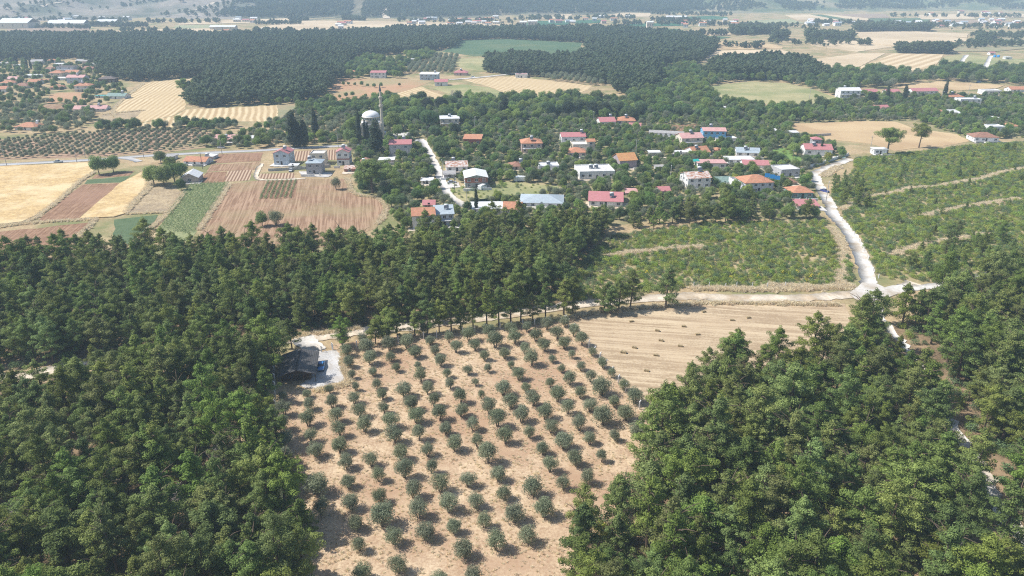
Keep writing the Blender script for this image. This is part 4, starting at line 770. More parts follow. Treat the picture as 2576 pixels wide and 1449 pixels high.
# hamlet at the upper left
for (u, v, wp, hp, rf, wl, rc, lab, kw) in [
    (17, 216, 34, 7, 'hip', 'w', 'O', "wide orange hipped house at the end of the hamlet", {}), (52, 222, 36, 6, 'hip', 'w', 'B', "low house with brown hipped roof and white veranda", {}), (85, 212, 28, 6, 'gx', 'w', 'O', "small pale house with orange gable in the hamlet", {}),
    (138, 226, 26, 6, 'hip', 'y', 'O', "small square house with orange pyramid roof", {}), (208, 231, 38, 15, 'hip', 'c', 'O', "cream two-storey corner house of the hamlet with balconies", dict(heat=(-.1, .4), bal=True)), (191, 210, 44, 15, 'gx', 'b', 'P', "grey-blue two-storey house with faded pink roof", dict(heat=(.1, .4))),
    (141, 196, 34, 12, 'hip', 'c', 'O', "cream house with orange hipped roof before the fir trees", {}), (180, 190, 32, 8, 'gx', 'w', 'O', "low orange-roofed house behind the grey-blue house", {}), (165, 182, 46, 14, 'slab', 'u', 'N', "white and blue house under dark terrace roof", dict(bal=True)),
    (153, 167, 32, 6, 'slab', 'w', 'W', "bright white flat roof behind the terrace house", {}), (121, 180, 26, 6, 'hip', 'w', 'B', "small brown-roofed house between fir and terrace house", {}), (76, 196, 36, 6, 'slab', 'w', 'W', "long white-roofed shed in the hamlet", {}),
    (150, 202, 32, 5, 'slab', 'w', 'W', "white awning roof between hamlet houses", {}), (92, 162, 27, 7, 'gx', 'w', 'X', "grey-roofed house with dormer at the hamlet's back", {}), (130, 159, 20, 7, 'hip', 'w', 'O', "orange-roofed house before the wood", {}),
    (205, 160, 29, 6, 'gx', 'y', 'X', "grey barn at the edge of the wood", {}), (229, 166, 26, 5, 'slab', 'w', 'W', "white slab-roofed barn at the wood edge", {}), (269, 208, 40, 9, 'hip', 'd', 'N', "long dark timber lodge with white windows by the wood", dict(win=5)),
    (195, 177, 18, 5, 'gx', 'w', 'O', "tiny orange-roofed hut behind the terrace house", {}), (30, 205, 26, 6, 'gx', 'w', 'P', "faded pink-roofed house among hamlet trees", {}), (2, 232, 26, 8, 'gx', 'w', 'O', "orange-roofed house cut by the hamlet's edge", {}), (222, 177, 26, 5, 'gx', 'y', 'B', "brown-roofed house beside the white barn", {}),
    (116, 208, 20, 5, 'gx', 'w', 'O', "low orange roof between hamlet gardens", {}), (45, 168, 24, 4, 'slab', 'w', 'W', "white shed before the first cypresses", {}), (8, 165, 22, 5, 'gx', 'w', 'X', "grey-white house at the wood's left end", {}),
    (291, 249, 48, 7, 'gx', 'w', 'V', "bungalow with a grey-green roof beside the swathed stubble", dict(heat=(.5, .5))), (250, 246, 22, 4, 'slab', 'w', 'T', "small shelter with a turquoise roof", {}), (226, 279, 78, 5, 'gx', 'w', 'P', "very long low barn with pinkish roof", dict(heat=(.5, .4), win=6)),
    (800, 150, 20, 5, 'gx', 'w', 'O', "small orange-roofed house in the forest gap", dict(heat=(-.5, .4))), (830, 143, 22, 5, 'slab', 'w', 'W', "white-roofed house in the forest gap", {}), (886, 188, 20, 7, 'hip', 'k', 'O', "square brick hut with red pyramid roof", {}),
    (951, 197, 38, 14, 'mono', 'w', 'R', "white two-storey apartment house with thin red roof", dict(win=4)), (949, 166, 38, 7, 'flat', 'y', 'K', "grey flat-roofed house under the far pines", {}), (1034, 157, 24, 8, 'slab', 'w', 'W', "white house with flat roof among pale green trees", {}),
    (1079, 202, 46, 15, 'mono', 'b', 'W', "grey-blue house with a white roof by the far lane", dict(win=4, heat=(.6, .6))), (1159, 190, 34, 7, 'hip', 'p', 'R', "low house with dark red roof by the far lane", dict(heat=(0, .4))), (1110, 216, 32, 10, 'gx', 'w', 'R', "white cottage with red roof at the stubble corner", {}),
    (1312, 196, 30, 8, 'flat', 'w', 'P', "lone white hut between stubble and pines", {}), (886, 137, 10, 4, 'slab', 'w', 'W', "tiny white hut under the far pines", {}),
    (2138, 247, 52, 19, 'gx', 'w', 'W', "large white two-storey house with pale roof by the meadow", dict(win=4, bal=True, heat=(-.2, .8))), (2190, 238, 38, 6, 'gx', 'w', 'R', "low red-roofed wing beside the large white house", {}), (2247, 241, 32, 9, 'gx', 'w', 'R', "pink-roofed house between two cypresses", {}),
    (2327, 239, 68, 10, 'gx', 'w', 'R', "long white house with bright red roof", dict(win=6)), (2402, 252, 46, 8, 'hip', 'y', 'O', "orange hipped house with water tank beside the street lamp", dict(heat=(0, .5))), (2440, 266, 52, 15, 'flat', 'w', 'W', "white flat-roofed modern house with tank", dict(win=4, heat=(.7, .6))),
    (2497, 238, 44, 9, 'flat', 'w', 'K', "white flat-roofed bungalow on the right edge", dict(win=4)), (2562, 231, 40, 6, 'gx', 'w', 'O', "orange-roofed house at the right edge", {}), (2222, 277, 36, 4, 'gx', 'w', 'R', "pink-red roof among dense garden trees", {}),
    (2402, 291, 26, 6, 'gx', 'u', 'W', "white-roofed hut with small orange lean-to", {}), (2360, 284, 24, 4, 'hip', 'y', 'O', "half-hidden orange roof under olive trees", {}), (2506, 302, 22, 5, 'slab', 'B', 'W', "blue hut with white roof among trees", {}),
    (1998, 342, 20, 8, 'slab', 'w', 'W', "white hut at the corner of the golden field", {}), (1946, 334, 22, 5, 'slab', 'w', 'W', "low white shed left of the golden field", {}), (2352, 179, 14, 6, 'flat', 'y', 'K', "small concrete hut beside the tramline field", {}),
    (2537, 150, 16, 6, 'slab', 'w', 'W', "white kiosk at the end of the pale lane", {}), (2497, 138, 14, 5, 'gx', 'w', 'R', "red-roofed hut beside the blue tanks", {}), (1653, 248, 22, 6, 'hip', 'w', 'O', "orange roof peeping out of the tree belt", {}), (1815, 275, 28, 4, 'slab', 'w', 'W', "white roof strip behind the dark tree", {}), (2390, 114, 26, 5, 'slab', 'w', 'W', "white shed beside the dark pine clump", {})]:
    k = dict(win=2, side=1); k.update(kw); house(u, v, wp, hp, 9 if wp > 24 else 6, random.uniform(-6, 10), rf, wl, rc, lab, **k)
# yards and low walls in front of the village houses
def yard(k):
    (hx, hy, rz, w_, d, h), (cx, cy, lab) = HOUSES[k], HLAB[k]
    if hy > 560 or w_ < 5: return
    c, sn = math.cos(rz), math.sin(rz); r = random.Random(k * 7 + 1); f = r.uniform(2.5, 5.5); a, b = -w_ / 2 - r.uniform(.3, 2), w_ / 2 + r.uniform(.3, 2.5)
    def q(x, y, z=0): return (hx + x * c - y * sn, hy + x * sn + y * c, z)
    if r.random() < .75:
        n = 7; top = [(a + (b - a) * i / n + r.uniform(-.3, .3), -f + r.uniform(-.6, .6)) for i in range(n + 1)]; pts = top + [(b, .3 + d * .4), (a, .3 + d * .4)]; _zf[0] += .0005
        m = MB(); m.poly([q(x, y, _zf[0] + .02) for x, y in pts]); tag(m.build("house_yard", M_conc if r.random() < .55 else M_dirt), "bare pale yard before a village house", "yard", kind="structure")
    t = "low garden wall before the " + lab
    if r.random() < .5 and len(t.split()) <= 16:
        e = tag(empty("garden_wall", q(0, -f - .8), rz), t, "wall"); m_ = WM['w'] if r.random() < .5 else CONC; g = r.uniform(-.3, .3) * w_
        for x0, x1 in ((a, g - 1.4), (g + 1.4, b)):
            if x1 - x0 > .8: MB().box(x0, x1, -.1, .1, -.1, 1.1).box(x0, x1, -.14, .14, 1.1, 1.18).build("wall_panel", m_, e)
        for x0 in (g - 1.4, g + 1.4): MB().box(x0 - .18, x0 + .18, -.18, .18, -.1, 1.5).build("gate_pillar", m_, e)
for k in range(len(HLAB)): yard(k)
# ------------------------------------------------------------------ mosque
def arch_mesh(ww, wh, t, mats):
    n = 6; pts = [(-ww / 2, 0), (ww / 2, 0), (ww / 2, wh - ww / 2)] + [(ww / 2 * math.cos(a), wh - ww / 2 + ww * .62 * math.sin(a)) for a in [math.pi * k / n for k in range(1, n)]] + [(-ww / 2, wh - ww / 2)]
    b = MB(); b.poly([(x, -t, z) for x, z in pts]); m = len(pts)
    for k in range(m): a, c = pts[k], pts[(k + 1) % m]; b.poly([(a[0], -t, a[1]), (a[0], .02, a[1]), (c[0], .02, c[1]), (c[0], -t, c[1])])
    return b.mesh("window", mats)
def mosque(u, v, rot):
    p = P(u, v); e = tag(empty("mosque", p, R(rot)), "cream stone mosque with white dome, half-domes and a tall minaret", "mosque")
    ST = plain((.60, .53, .43)); WH = plain((.76, .76, .76), rough=.5, var=.03, dirt=.1); ROOF = plain((.56, .60, .66), rough=.5); CONE = plain((.07, .095, .105), rough=.5)
    HOUSES.append((p.x, p.y, R(rot), 14, 13, 9)); a = 5.6; zh = 8.2
    b = MB().box(-a, a, .2, 2 * a + .2, -.1, zh); b.box(-a - .25, a + .25, -.05, 2 * a + .45, zh, zh + .35)
    for sx in (-a, a):
        for sy in (.2, 2 * a + .2): b.lathe([(.75, -.1), (.75, zh + .6), (.4, zh + 1.3)], 8, (sx, sy))
    b.build("wall", ST, e); cy = a + .2
    r = MB(); r.box(-a + .1, a - .1, .3, 2 * a + .1, zh + .35, zh + .5); r.build("roof", ROOF, e)
    MB().lathe([(5.6, zh + .5), (5.6, zh + 2.2), (5.75, zh + 2.25), (5.75, zh + 2.45)], 8, (0, cy), a0=math.pi / 8).build("octagon_tier", ST, e)
    d = MB().lathe([(5.0, zh + 2.4), (5.0, zh + 4.0), (5.45, zh + 4.1), (5.5, zh + 4.4), (5.1, zh + 4.5)], 32, (0, cy)).build("drum", ST, e)
    wn = arch_mesh(.6, 1.15, .08, TEALG)
    for k in range(20):
        q = 6.2832 * k / 20; link("window", wn, d, (5.0 * math.sin(q), cy - 5.0 * math.cos(q), zh + 2.7), (0, 0, q))
    prof = [(5.2 * math.cos(t), zh + 4.4 + 3.3 * math.sin(t)) for t in [k * math.pi / 2 / 12 for k in range(12)]] + [(.12, zh + 7.75), (.06, zh + 8.4)]
    MB().lathe([(5.5, zh + 4.42)] + prof, 32, (0, cy)).build("dome", WH, e, smooth=True)
    for sx in (-1, 1):
        for sy in (-1, 1):
            MB().lathe([(1.7, zh + .5), (1.7, zh + 1.3)] + [(1.75 * math.cos(t), zh + 1.3 + 1.2 * math.sin(t)) for t in [k * math.pi / 2 / 6 for k in range(6)]] + [(.1, zh + 2.5)], 16, (sx * (a - 1.5), cy + sy * (a - 1.5))).build("half_dome", WH, e, smooth=True)
    w2 = arch_mesh(.95, 1.9, .07, TEALG); w3 = arch_mesh(1.25, 2.15, .04, TRIM)
    for rz, ox, oy in ((0, 0, .2), (R(-90), -a, cy), (R(90), a, cy)):
        for x in (-3.2, -1.05, 1.05, 3.2):
            for z in (1.6, 5.0):
                lx, ly = x * math.cos(rz), x * math.sin(rz); o = link("window_surround", w3, e, (ox + lx, oy + ly, z - .12), (0, 0, rz)); link("window", w2, o, (0, 0, .12))
    MB().box(a, a + 2.6, 2, 6, -.1, 3.2).box(a + .0, a + 2.9, 1.6, 6.3, 3.2, 3.4).build("porch", ROOF, e)
    mx, my = a + 1.0, .9
    m = MB().box(mx - .95, mx + .95, my - .95, my + .95, -.1, 8.5); m.lathe([(1.15, 8.5), (.82, 10.2), (.8, 18.2), (1.3, 18.9), (1.35, 19.9), (1.2, 19.9), (.72, 19.9), (.7, 23.2), (1.15, 23.8), (1.2, 24.7), (.62, 24.7), (.6, 28.2)], 12, (mx, my)); m.build("minaret", ST, e)
    MB().lathe([(.78, 28.0), (.7, 28.3), (.05, 32.0), (.03, 33.0)], 12, (mx, my)).build("minaret_cone", CONE, e)
    return e
mosque(936, 350, 8)

# ------------------------------------------------------------------ cabin, cars
def cabin():
    FR, FL, BR = P(795, 941, 2.3), P(697, 949, 2.3), P(788, 887, 2.3)
    c = (FR + FL) / 2; ax = (FR - FL); W = ax.length; rz = math.atan2(ax.y, ax.x); D = (BR - FR).length
    e = tag(empty("cabin", (c.x, c.y, 0), rz), "dark wooden cabin with charcoal sheet roof beside the gravel yard", "cabin"); x = W / 2; HOUSES.append((c.x, c.y, rz, W, D, 4))
    wood = plain((.085, .055, .038), scale=3); b = MB(); b.box(-x + .7, x - 1.6, 1.6, D - .5, 0, 2.55)
    for y in (1.6, D - .5): b.poly([(-x + .7, y, 2.55), (x - 1.6, y, 2.55), (-.2, y, 3.3)] if y < 2 else [(x - 1.6, y, 2.55), (-x + .7, y, 2.55), (-.2, y, 3.3)])
    b.build("wall", wood, e)
    for (xa, za, xb, zb) in ((-x, 2.3, -.06, 3.6), (.06, 3.6, x, 2.3)):
        r = MB().hexa([(xa, 0, za), (xb, 0, zb), (xb, D, zb), (xa, D, za)], [(xa, 0, za + .1), (xb, 0, zb + .1), (xb, D, zb + .1), (xa, D, za + .1)]); ro = r.build("roof_slope", RM['D'], e)
        n = int(D / .6)
        for k in range(1, n):
            y = D * k / n; MB().hexa([(xa, y - .03, za + .1), (xb, y - .03, zb + .1), (xb, y + .03, zb + .1), (xa, y + .03, za + .1)], [(xa, y - .02, za + .135), (xb, y - .02, zb + .135), (xb, y + .02, zb + .135), (xa, y + .02, za + .135)]).build("roof_rib", RM['D'], ro)
    MB().box(-.2, .2, -.05, D + .05, 3.6, 3.76).build("ridge_cap", DARKW, e)
    for px in (-x + .25, -x / 3, x / 3, x - .25): MB().box(px - .07, px + .07, .25, .39, 0, 2.35 if abs(px) > x * .8 else 3.1).build("porch_post", wood, e)
    add_win(e, -x * .35, 1.6, 1.5, 0, 1.2, 1.1, DARKW); MB().box(.2, 1.1, 1.54, 1.6, 0, 2.0).build("door", DARKW, e)
    add_win(e, x - 1.6, D * .5, 1.5, R(90), 1.2, 1.0)
cabin()
TYRE = plain((.02, .02, .02)); LAMP = plain((.75, .75, .72), rough=.2); BUMP = plain((.10, .10, .10), rough=.5)
def carpaint(c): return plain(c, rough=.22, spec=.6, var=.03, dirt=.05)
def loft(secs):
    """secs: list of (x, halfwidth bottom, halfwidth top, z bottom, z top)"""
    b = MB(); n = len(secs)
    for (x, wb, wt, zb, zt) in secs: b.v += [(x, -wb, zb), (x, -wb * 1.02, zb + (zt - zb) * .55), (x, -wt, zt), (x, wt, zt), (x, wb * 1.02, zb + (zt - zb) * .55), (x, wb, zb)]
    for i in range(n - 1):
        for k in range(6): a, c = i * 6 + k, i * 6 + (k + 1) % 6; b.f.append((a, c, c + 6, a + 6)); b.m.append(0)
    b.f.append((5, 4, 3, 2, 1, 0)); b.f.append(tuple((n - 1) * 6 + k for k in range(6))); b.m += [0, 0]; return b
def car(u, v, rot, c, label, van=False, name="car", cat="car"):
    e = tag(empty(name, P(u, v), R(rot)), label, cat); pm = carpaint(c)      # front towards +x
    if van:
        loft([(-2.6, .9, .85, .35, 2.2), (-2.5, .95, .88, .3, 2.3), (1.2, .95, .88, .3, 2.3), (1.9, .93, .78, .3, 1.5), (2.5, .88, .72, .35, 1.05)]).build("body", pm, e)
        MB().hexa([(1.28, -.8, 2.12), (1.86, -.74, 1.56), (1.86, .74, 1.56), (1.28, .8, 2.12)], [(1.34, -.8, 2.18), (1.92, -.74, 1.62), (1.92, .74, 1.62), (1.34, .8, 2.18)]).build("windscreen", GLASS, e)
        for s in (-1, 1): MB().box(.2, 1.15, s * .93 - .03, s * .93 + .03, 1.45, 2.0).build("side_window", GLASS, e)
    else:
        loft([(-2.05, .72, .66, .42, .82), (-1.95, .8, .74, .3, .92), (-1.2, .82, .76, .28, .96), (.7, .82, .76, .28, .94), (1.9, .79, .72, .3, .84), (2.08, .72, .64, .4, .72)]).build("body", pm, e)
        loft([(-1.45, .72, .7, .94, .97), (-.95, .74, .58, .93, 1.38), (.15, .74, .58, .93, 1.40), (.85, .72, .7, .92, .95)]).build("cabin_glass", GLASS, e)
        MB().hexa([(-.98, -.6, 1.36), (.18, -.6, 1.38), (.18, .6, 1.38), (-.98, .6, 1.36)], [(-.9, -.55, 1.43), (.1, -.55, 1.44), (.1, .55, 1.44), (-.9, .55, 1.43)]).build("car_roof", pm, e)
        for s in (-1, 1): MB().hexa([(-.35, s * .76 - .02, .93), (-.25, s * .76 - .02, .93), (-.25, s * .76 + .02, .93), (-.35, s * .76 + .02, .93)], [(-.35, s * .61 - .02, 1.4), (-.25, s * .61 - .02, 1.4), (-.25, s * .61 + .02, 1.4), (-.35, s * .61 + .02, 1.4)]).build("door_pillar", pm, e)
    L = 1.62 if van else 1.25
    for sx in (-L, L - .05):
        for s in (-1, 1): wo = MB().tube([(sx, s * .66, .3), (sx, s * .86, .3)], [.3, .3], 14).build("wheel", TYRE, e); MB().tube([(sx, s * .86, .3), (sx, s * .875, .3)], [.17, .16], 10).build("rim", METAL, wo)
    fx = 2.5 if van else 2.06
    for s in (-1, 1): MB().box(fx - .06, fx + .03, s * .58 - .13, s * .58 + .13, .62, .76).build("headlight", LAMP, e)
    MB().box(fx - .08, fx + .08, -.78, .78, .36, .5).build("bumper", BUMP, e); MB().box(-fx - .1, -fx + .1, -.78, .78, .36, .5).build("bumper", BUMP, e)
    return e
car(808.5, 926, -80, (.045, .20, .46), "blue saloon car parked nose-out beside the cabin roof")
car(147, 409, 2, (.42, .45, .47), "silver car driving on the paved road")
car(732, 431, -84, (.50, .50, .48), "pale car parked between the beige block and banded house")
car(1304, 455, 55, (.78, .78, .78), "white van standing in the dry village lot", van=True, name="van", cat="van")
car(1214, 476, 60, (.76, .76, .76), "white van beside the brick house", van=True, name="van", cat="van")
car(1137, 461, 10, (.35, .37, .38), "grey car in the concrete yard of the brick house")
car(2074, 483, -60, (.05, .06, .22), "dark blue car on the dirt road near the teal house")
car(557, 373, 0, (.75, .75, .75), "white car parked by the roadside trees")
car(2462, 208, 5, (.08, .25, .50), "blue pickup at the edge of the far golden field")
car(1190, 195, 4, (.72, .72, .72), "white car on the far pale lane")
def caravan(u, v, rot):
    e = tag(empty("caravan", P(u, v), R(rot)), "white caravan with an awning in the dry village lot", "caravan"); b = loft([(-2.2, 1.0, .9, .5, 2.2), (-2.0, 1.05, 1.0, .4, 2.5), (1.8, 1.05, 1.0, .4, 2.5), (2.3, 1.0, .9, .6, 1.9)]); b.build("body", carpaint((.75, .75, .74)), e)
    for s in (-1, 1): MB().tube([(0, s * .8, .32), (0, s * 1.0, .32)], [.32, .32], 12).build("wheel", TYRE, e)
    for x in (-1.2, .6): MB().box(x - .4, x + .4, -1.09, -1.03, 1.3, 1.9).build("window", GLASS, e)
    MB().hexa([(-4.5, -1, 2.2), (-2.2, -1, 2.4), (-2.2, 1, 2.4), (-4.5, 1, 2.2)], [(-4.5, -1, 2.26), (-2.2, -1, 2.46), (-2.2, 1, 2.46), (-4.5, 1, 2.26)]).build("awning", TRIM, e)
    for s in (-.9, .9): MB().tube([(-4.4, s, 0), (-4.4, s, 2.22)], [.04, .04], 5).build("awning_pole", METAL, e)
    MB().tube([(2.2, 0, .5), (3.4, 0, .45), (3.4, 0, 0)], [.05, .05, .05], 5).build("drawbar", METAL, e)
caravan(1312, 456, 175)

# ------------------------------------------------------------------ fences, bales, poles, walls
POSTM = plain((.78, .775, .76), var=.04, dirt=.12); WIRE = plain((.38, .38, .37), rough=.5, metal=.5)
def post_mesh(bend, h=2.0):
    b = MB().box(-.1, .1, -.1, .1, -.1, h); bx, by = bend
    if bx or by: b.hexa([(-.1, -.1, h), (.1, -.1, h), (.1, .1, h), (-.1, .1, h)], [(bx - .08, by - .08, h + .5), (bx + .08, by - .08, h + .42), (bx + .08, by + .08, h + .42), (bx - .08, by + .08, h + .5)])
    return b.mesh("fence_post", POSTM)
def fence(pts, label, bend, h=1.95, stay=None):
    W = [P(*q) for q in pts]; e = tag(empty("fence", W[0]), label, "fence"); pm = post_mesh(bend, h); o = W[0]
    for q in W: link("fence_post", pm, e, q - o, (0, 0, random.uniform(-.1, .1)))
    for z in [.15, .55, .95, 1.35, 1.75]:
        b = MB()
        for a, c in zip(W[:-1], W[1:]): b.tube([a - o + Vector((0, 0, z)), c - o + Vector((0, 0, z))], [.008, .008], 3)
        b.build("wire", WIRE, e)
    for q, dx, dy in (stay or []): MB().tube([W[q] - o + Vector((0, 0, h * .85)), W[q] - o + Vector((dx, dy, 0))], [.06, .06], 4).build("stay", POSTM, e)
fence([(1422, 812), (1430, 821), (1443, 834), (1456, 849), (1468, 861), (1481, 875), (1495, 892), (1509, 907), (1524, 926), (1539, 944), (1555, 965), (1573, 986), (1590, 1007), (1608, 1030), (1627, 1054)], "wire fence with bent white concrete posts between orchard and stubble", (.28, .12), stay=[(0, -1.6, .5)])
fence([(836, 880), (866, 878), (898, 875), (934, 871), (967, 866), (1002, 862), (1034, 858), (1066, 853), (1099, 849), (1131, 845), (1164, 840), (1194, 836), (1224, 833), (1258, 829), (1286, 825), (1315, 821), (1345, 818), (1383, 814), (1420, 811)], "wire fence with straight concrete posts along the sandy track", (0, 0), h=2.1)
fence([(691, 925), (691, 942), (692, 962), (693, 982), (694, 1005), (695, 1030), (694, 1060)], "wire fence with pale posts running past the cabin into the pines", (-.28, 0), h=2.1)
fence([(809, 886), (838, 881)], "short gate section of fence between gravel yard and track", (0, 0), h=1.9, stay=[(0, 1.6, -.2)])
fence([(1745, 722), (1784, 722), (1825, 725), (1853, 722), (1892, 724), (1930, 724), (1975, 722)], "post and wire fence along the scrub above the track", (0, 0), h=1.7)
fence([(2210, 700), (2196, 682), (2184, 655), (2172, 632), (2160, 610), (2148, 592), (2132, 572), (2118, 556)], "fence beside the dirt road through the scrub", (0, 0), h=1.5)
BALE = field_mat("straw_bale", (.26, .19, .10), (.62, .50, .30), ns=2, fine=9, rows=(0, .12), amt=.3, bump=.6)
def bale_mesh(k):
    r = random.Random(k); b = MB(); n = 5
    L, W, Hh = 1.25, .62, .48
    for i in range(n):
        x0 = -L / 2 + L * i / n; x1 = -L / 2 + L * (i + 1) / n - .015; j = r.uniform(-.02, .02); b.box(x0, x1, -W / 2 + j, W / 2 + j, -.02, Hh + r.uniform(-.03, .03))
    return b.mesh("straw_flake", BALE)
TW = plain((.05, .05, .045)); bm = [bale_mesh(k) for k in range(3)]
twm = MB()
for x in (-.3, .3):
    for s in (-1, 1): twm.box(x - .01, x + .01, s * .335 - .006, s * .335 + .006, 0, .5)
    twm.box(x - .01, x + .01, -.335, .335, .505, .52)
twm = twm.mesh("twine", TW)
for i, (x, y) in enumerate([(1200, 784), (1930, 687), (2380, 747), (2215, 772), (1728, 835), (1462, 878), (1868, 916), (1500, 977), (1232, 1049), (1692, 1032), (1122, 1098), (1447, 1126), (1353, 1282), (1010, 1160)]):
    if i == 13: continue
    e = empty("straw_bale", P(1288 + x / 4, 613.8 + y / 4), R(random.uniform(-25, 25)), 1.25 if i == 10 else 1.0)
    tag(e, "largest straw bale, lying nearest to the bent-post fence" if i == 10 else "small rectangular straw bale lying on the mown stubble", "bale", "straw bales on the stubble field")
    link("straw", bm[i % 3], e); link("twine", twm, e)
POLEM = plain((.42, .40, .375), scale=2); WOODP = plain((.22, .17, .13), scale=2)
pm1 = MB().lathe([(.17, -.2), (.10, 9.0)], 8).mesh("pole", POLEM); pm2 = MB().lathe([(.15, -.2), (.11, 8.2)], 8).mesh("pole", WOODP)
arm = MB().box(-1.0, 1.0, -.05, .05, 8.0, 8.12).mesh("crossarm", METAL); ins = MB().lathe([(.05, 8.12), (.08, 8.2), (.03, 8.34)], 6).mesh("insulator", TRIM); lampm = MB().tube([(0, 0, 8.6), (0, -.8, 9.1), (0, -1.5, 9.1)], [.05, .04, .04], 5).box(-.14, .14, -1.9, -1.4, 9.04, 9.14).mesh("street_lamp", TRIM)
PL = tl(5, [(70, 412), (775, 377), (1450, 335), (1600, 282), (2235, 292), (2040, 442), (860, 330)]) + tl(6, [(828, 477), (365, 612), (1725, 402), (1880, 782), (2000, 932), (2125, 1108), (2200, 312), (2460, 502)]) + tl(7, [(195, 262), (820, 252), (890, 432), (1245, 562), (1590, 842), (1710, 912), (2380, 562), (1085, 160)]) + tl(8, [(240, 412), (1025, 267), (582, 770)]) + tl(3, [(1965, 570), (2075, 560)]) + tl(4, [(970, 520), (583, 520), (415, 1000), (1735, 1040), (2010, 965), (240, 508)])
for i, q in enumerate(PL):
    e = empty("utility_pole", P(*q), R(random.uniform(-30, 30))); lamp = i % 3 == 1
    tag(e, "pale concrete street-lamp pole beside lane or garden" if lamp else "wooden utility pole with crossarm beside lane or field" if i % 2 else "grey concrete utility pole with crossarm", "pole", "utility poles around the village")
    link("pole", pm2 if (i % 2 and not lamp) else pm1, e)
    if lamp: link("street_lamp", lampm, e)
    else:
        link("crossarm", arm, e)
        for x in (-.9, -.35, .9): link("insulator", ins, e, (x, 0, 0))
def wall_run(pts, label, h, mat, th=.22, name="garden_wall", posts=None):
    W = [P(*q) for q in pts]; e = tag(empty(name, W[0]), label, "wall" if name != "screen_fence" else "fence"); o = W[0]
    for a, c in zip(W[:-1], W[1:]):
        d = (c - a); L = d.length; rz = math.atan2(d.y, d.x); MB().box(0, L, -th / 2, th / 2, -.1, h).box(0, L, -th / 2 - .03, th / 2 + .03, h, h + .08).build("wall_panel", mat, e, loc=a - o, rot=(0, 0, rz))
        if posts:
            for k in range(int(L / 3) + 1): MB().box(-.2, .2, -.2, .2, -.1, h + .35).build("pillar", mat, e, loc=a - o + d * (k * 3 / L), rot=(0, 0, rz))
wall_run([(2017, 428), (2054, 416), (2069, 412), (2100, 402), (2134, 391)], "white garden wall with pillars along the villa's lane", 1.3, WM['w'], posts=True)
wall_run([(1188, 511), (1240, 506), (1290, 500), (1330, 496)], "dark green screen fence along the dry village lot", 1.4, plain((.03, .07, .045)), .06, "screen_fence")
wall_run([(675, 431), (726, 428), (760, 426), (832, 421)], "low grey block wall joining the roadside houses", 1.3, CONC)
wall_run([(1330, 333), (1360, 336), (1420, 330)], "low stone wall behind the tree belt gardens", 1.2, CONC)
wall_run([(2010, 350), (2040, 344), (2090, 341)], "grey garden wall beside the villa lawn", 1.4, CONC)
wall_run([(1840, 361), (1900, 352), (1960, 345)], "pale garden wall right of the bright blue house", 1.4, CONC)
def simple_thing(name, label, cat, loc, parts, rz=0):
    e = tag(empty(name, loc, rz), label, cat)
    for nm, b, m in parts: b.build(nm, m, e)
BLUE = plain((.03, .27, .62), var=.05, dirt=.1); q0 = P(1918, 486)
bsc = [("screen_panel", MB().box(k * 2.2, k * 2.2 + 2.1, 0, .05, 4.2 + 3.2 - k * .35, 9.2 - k * .35), BLUE) for k in range(3)] + [("post", MB().box(k * 2.2 - .1, k * 2.2 - .02, 0, .06, 0, 9.4 - k * .35), METAL) for k in range(4)]
simple_thing("screen", "bright blue screen standing behind the orange-roofed villa", "screen", q0, bsc, R(-20))
AWN = plain((.02, .30, .27), var=.1); qa = P(1745, 420)
simple_thing("awning", "green fabric awning beside the pinkish flat roof", "awning", qa, [("canopy", MB().hexa([(-3, 0, 2.6), (3, 0, 2.9), (3, 4, 3.3), (-3, 4, 2.8)], [(-3, 0, 2.68), (3, 0, 2.98), (3, 4, 3.38), (-3, 4, 2.88)]), AWN), ("side_cloth", MB().box(1, 3, .0, .05, .2, 2.9), AWN)] + [("pole", MB().tube([(x, y, -.1), (x, y, 2.8)], [.05, .05], 5), METAL) for x in (-2.9, 2.9) for y in (.1, 3.9)])
simple_thing("pool", "small turquoise pool behind the villa's garden wall", "pool", P(2112, 398), [("water", MB().box(-3, 3, 0, 3, .1, .16), plain((.05, .45, .52), rough=.08, spec=.6)), ("rim", MB().box(-3.4, 3.4, -.4, 0, 0, .2).box(-3.4, 3.4, 3, 3.4, 0, .2).box(-3.4, -3, 0, 3, 0, .2).box(3, 3.4, 0, 3, 0, .2), TRIM)])
for k, (u, v) in enumerate([(2502, 145), (2511, 145)]):
    simple_thing("water_tank", ["round blue water tank nearer the pale far lane", "round blue water tank beside the red-roofed far hut"][k], "tank", P(u, v), [("tank_body", MB().lathe([(1.6, 0), (1.6, 2.6), (1.2, 3.0)], 14), BLUE), ("tank_lid", MB().lathe([(.5, 3.0), (.5, 3.2)], 10), BLUE)])
# far buildings on the plain: small, each its own thing
FARM = [RM['W'], RM['O'], RM['R'], RM['G'], RM['W'], RM['W']]
def far_house(u, v, w_, h, d, k, label, group, rot=None):
    p = P(u, v); x = w_ / 2; b = MB().box(-x, x, 0, d, -.3, h); k2 = .18 * d
    for (ya, za, yb, zb) in ((-.5, h - .1, d / 2, h + k2), (d / 2, h + k2, d + .5, h - .1)):
        b.hexa([(-x - .5, ya, za), (x + .5, ya, za), (x + .5, yb, zb), (-x - .5, yb, zb)], [(-x - .5, ya, za + .2), (x + .5, ya, za + .2), (x + .5, yb, zb + .2), (-x - .5, yb, zb + .2)], 1)
    for j in range(3): b.box(-x + w_ * (j + .5) / 3 - .7, -x + w_ * (j + .5) / 3 + .7, -.04, .02, h * .35, h * .75, 2)
    tag(b.build("far_house", [WM['w'] if k % 4 else WM['c'], FARM[k % 6], GLASS], None, loc=p, rot=(0, 0, R(random.uniform(-15, 15) if rot is None else rot))), label, "building", group)
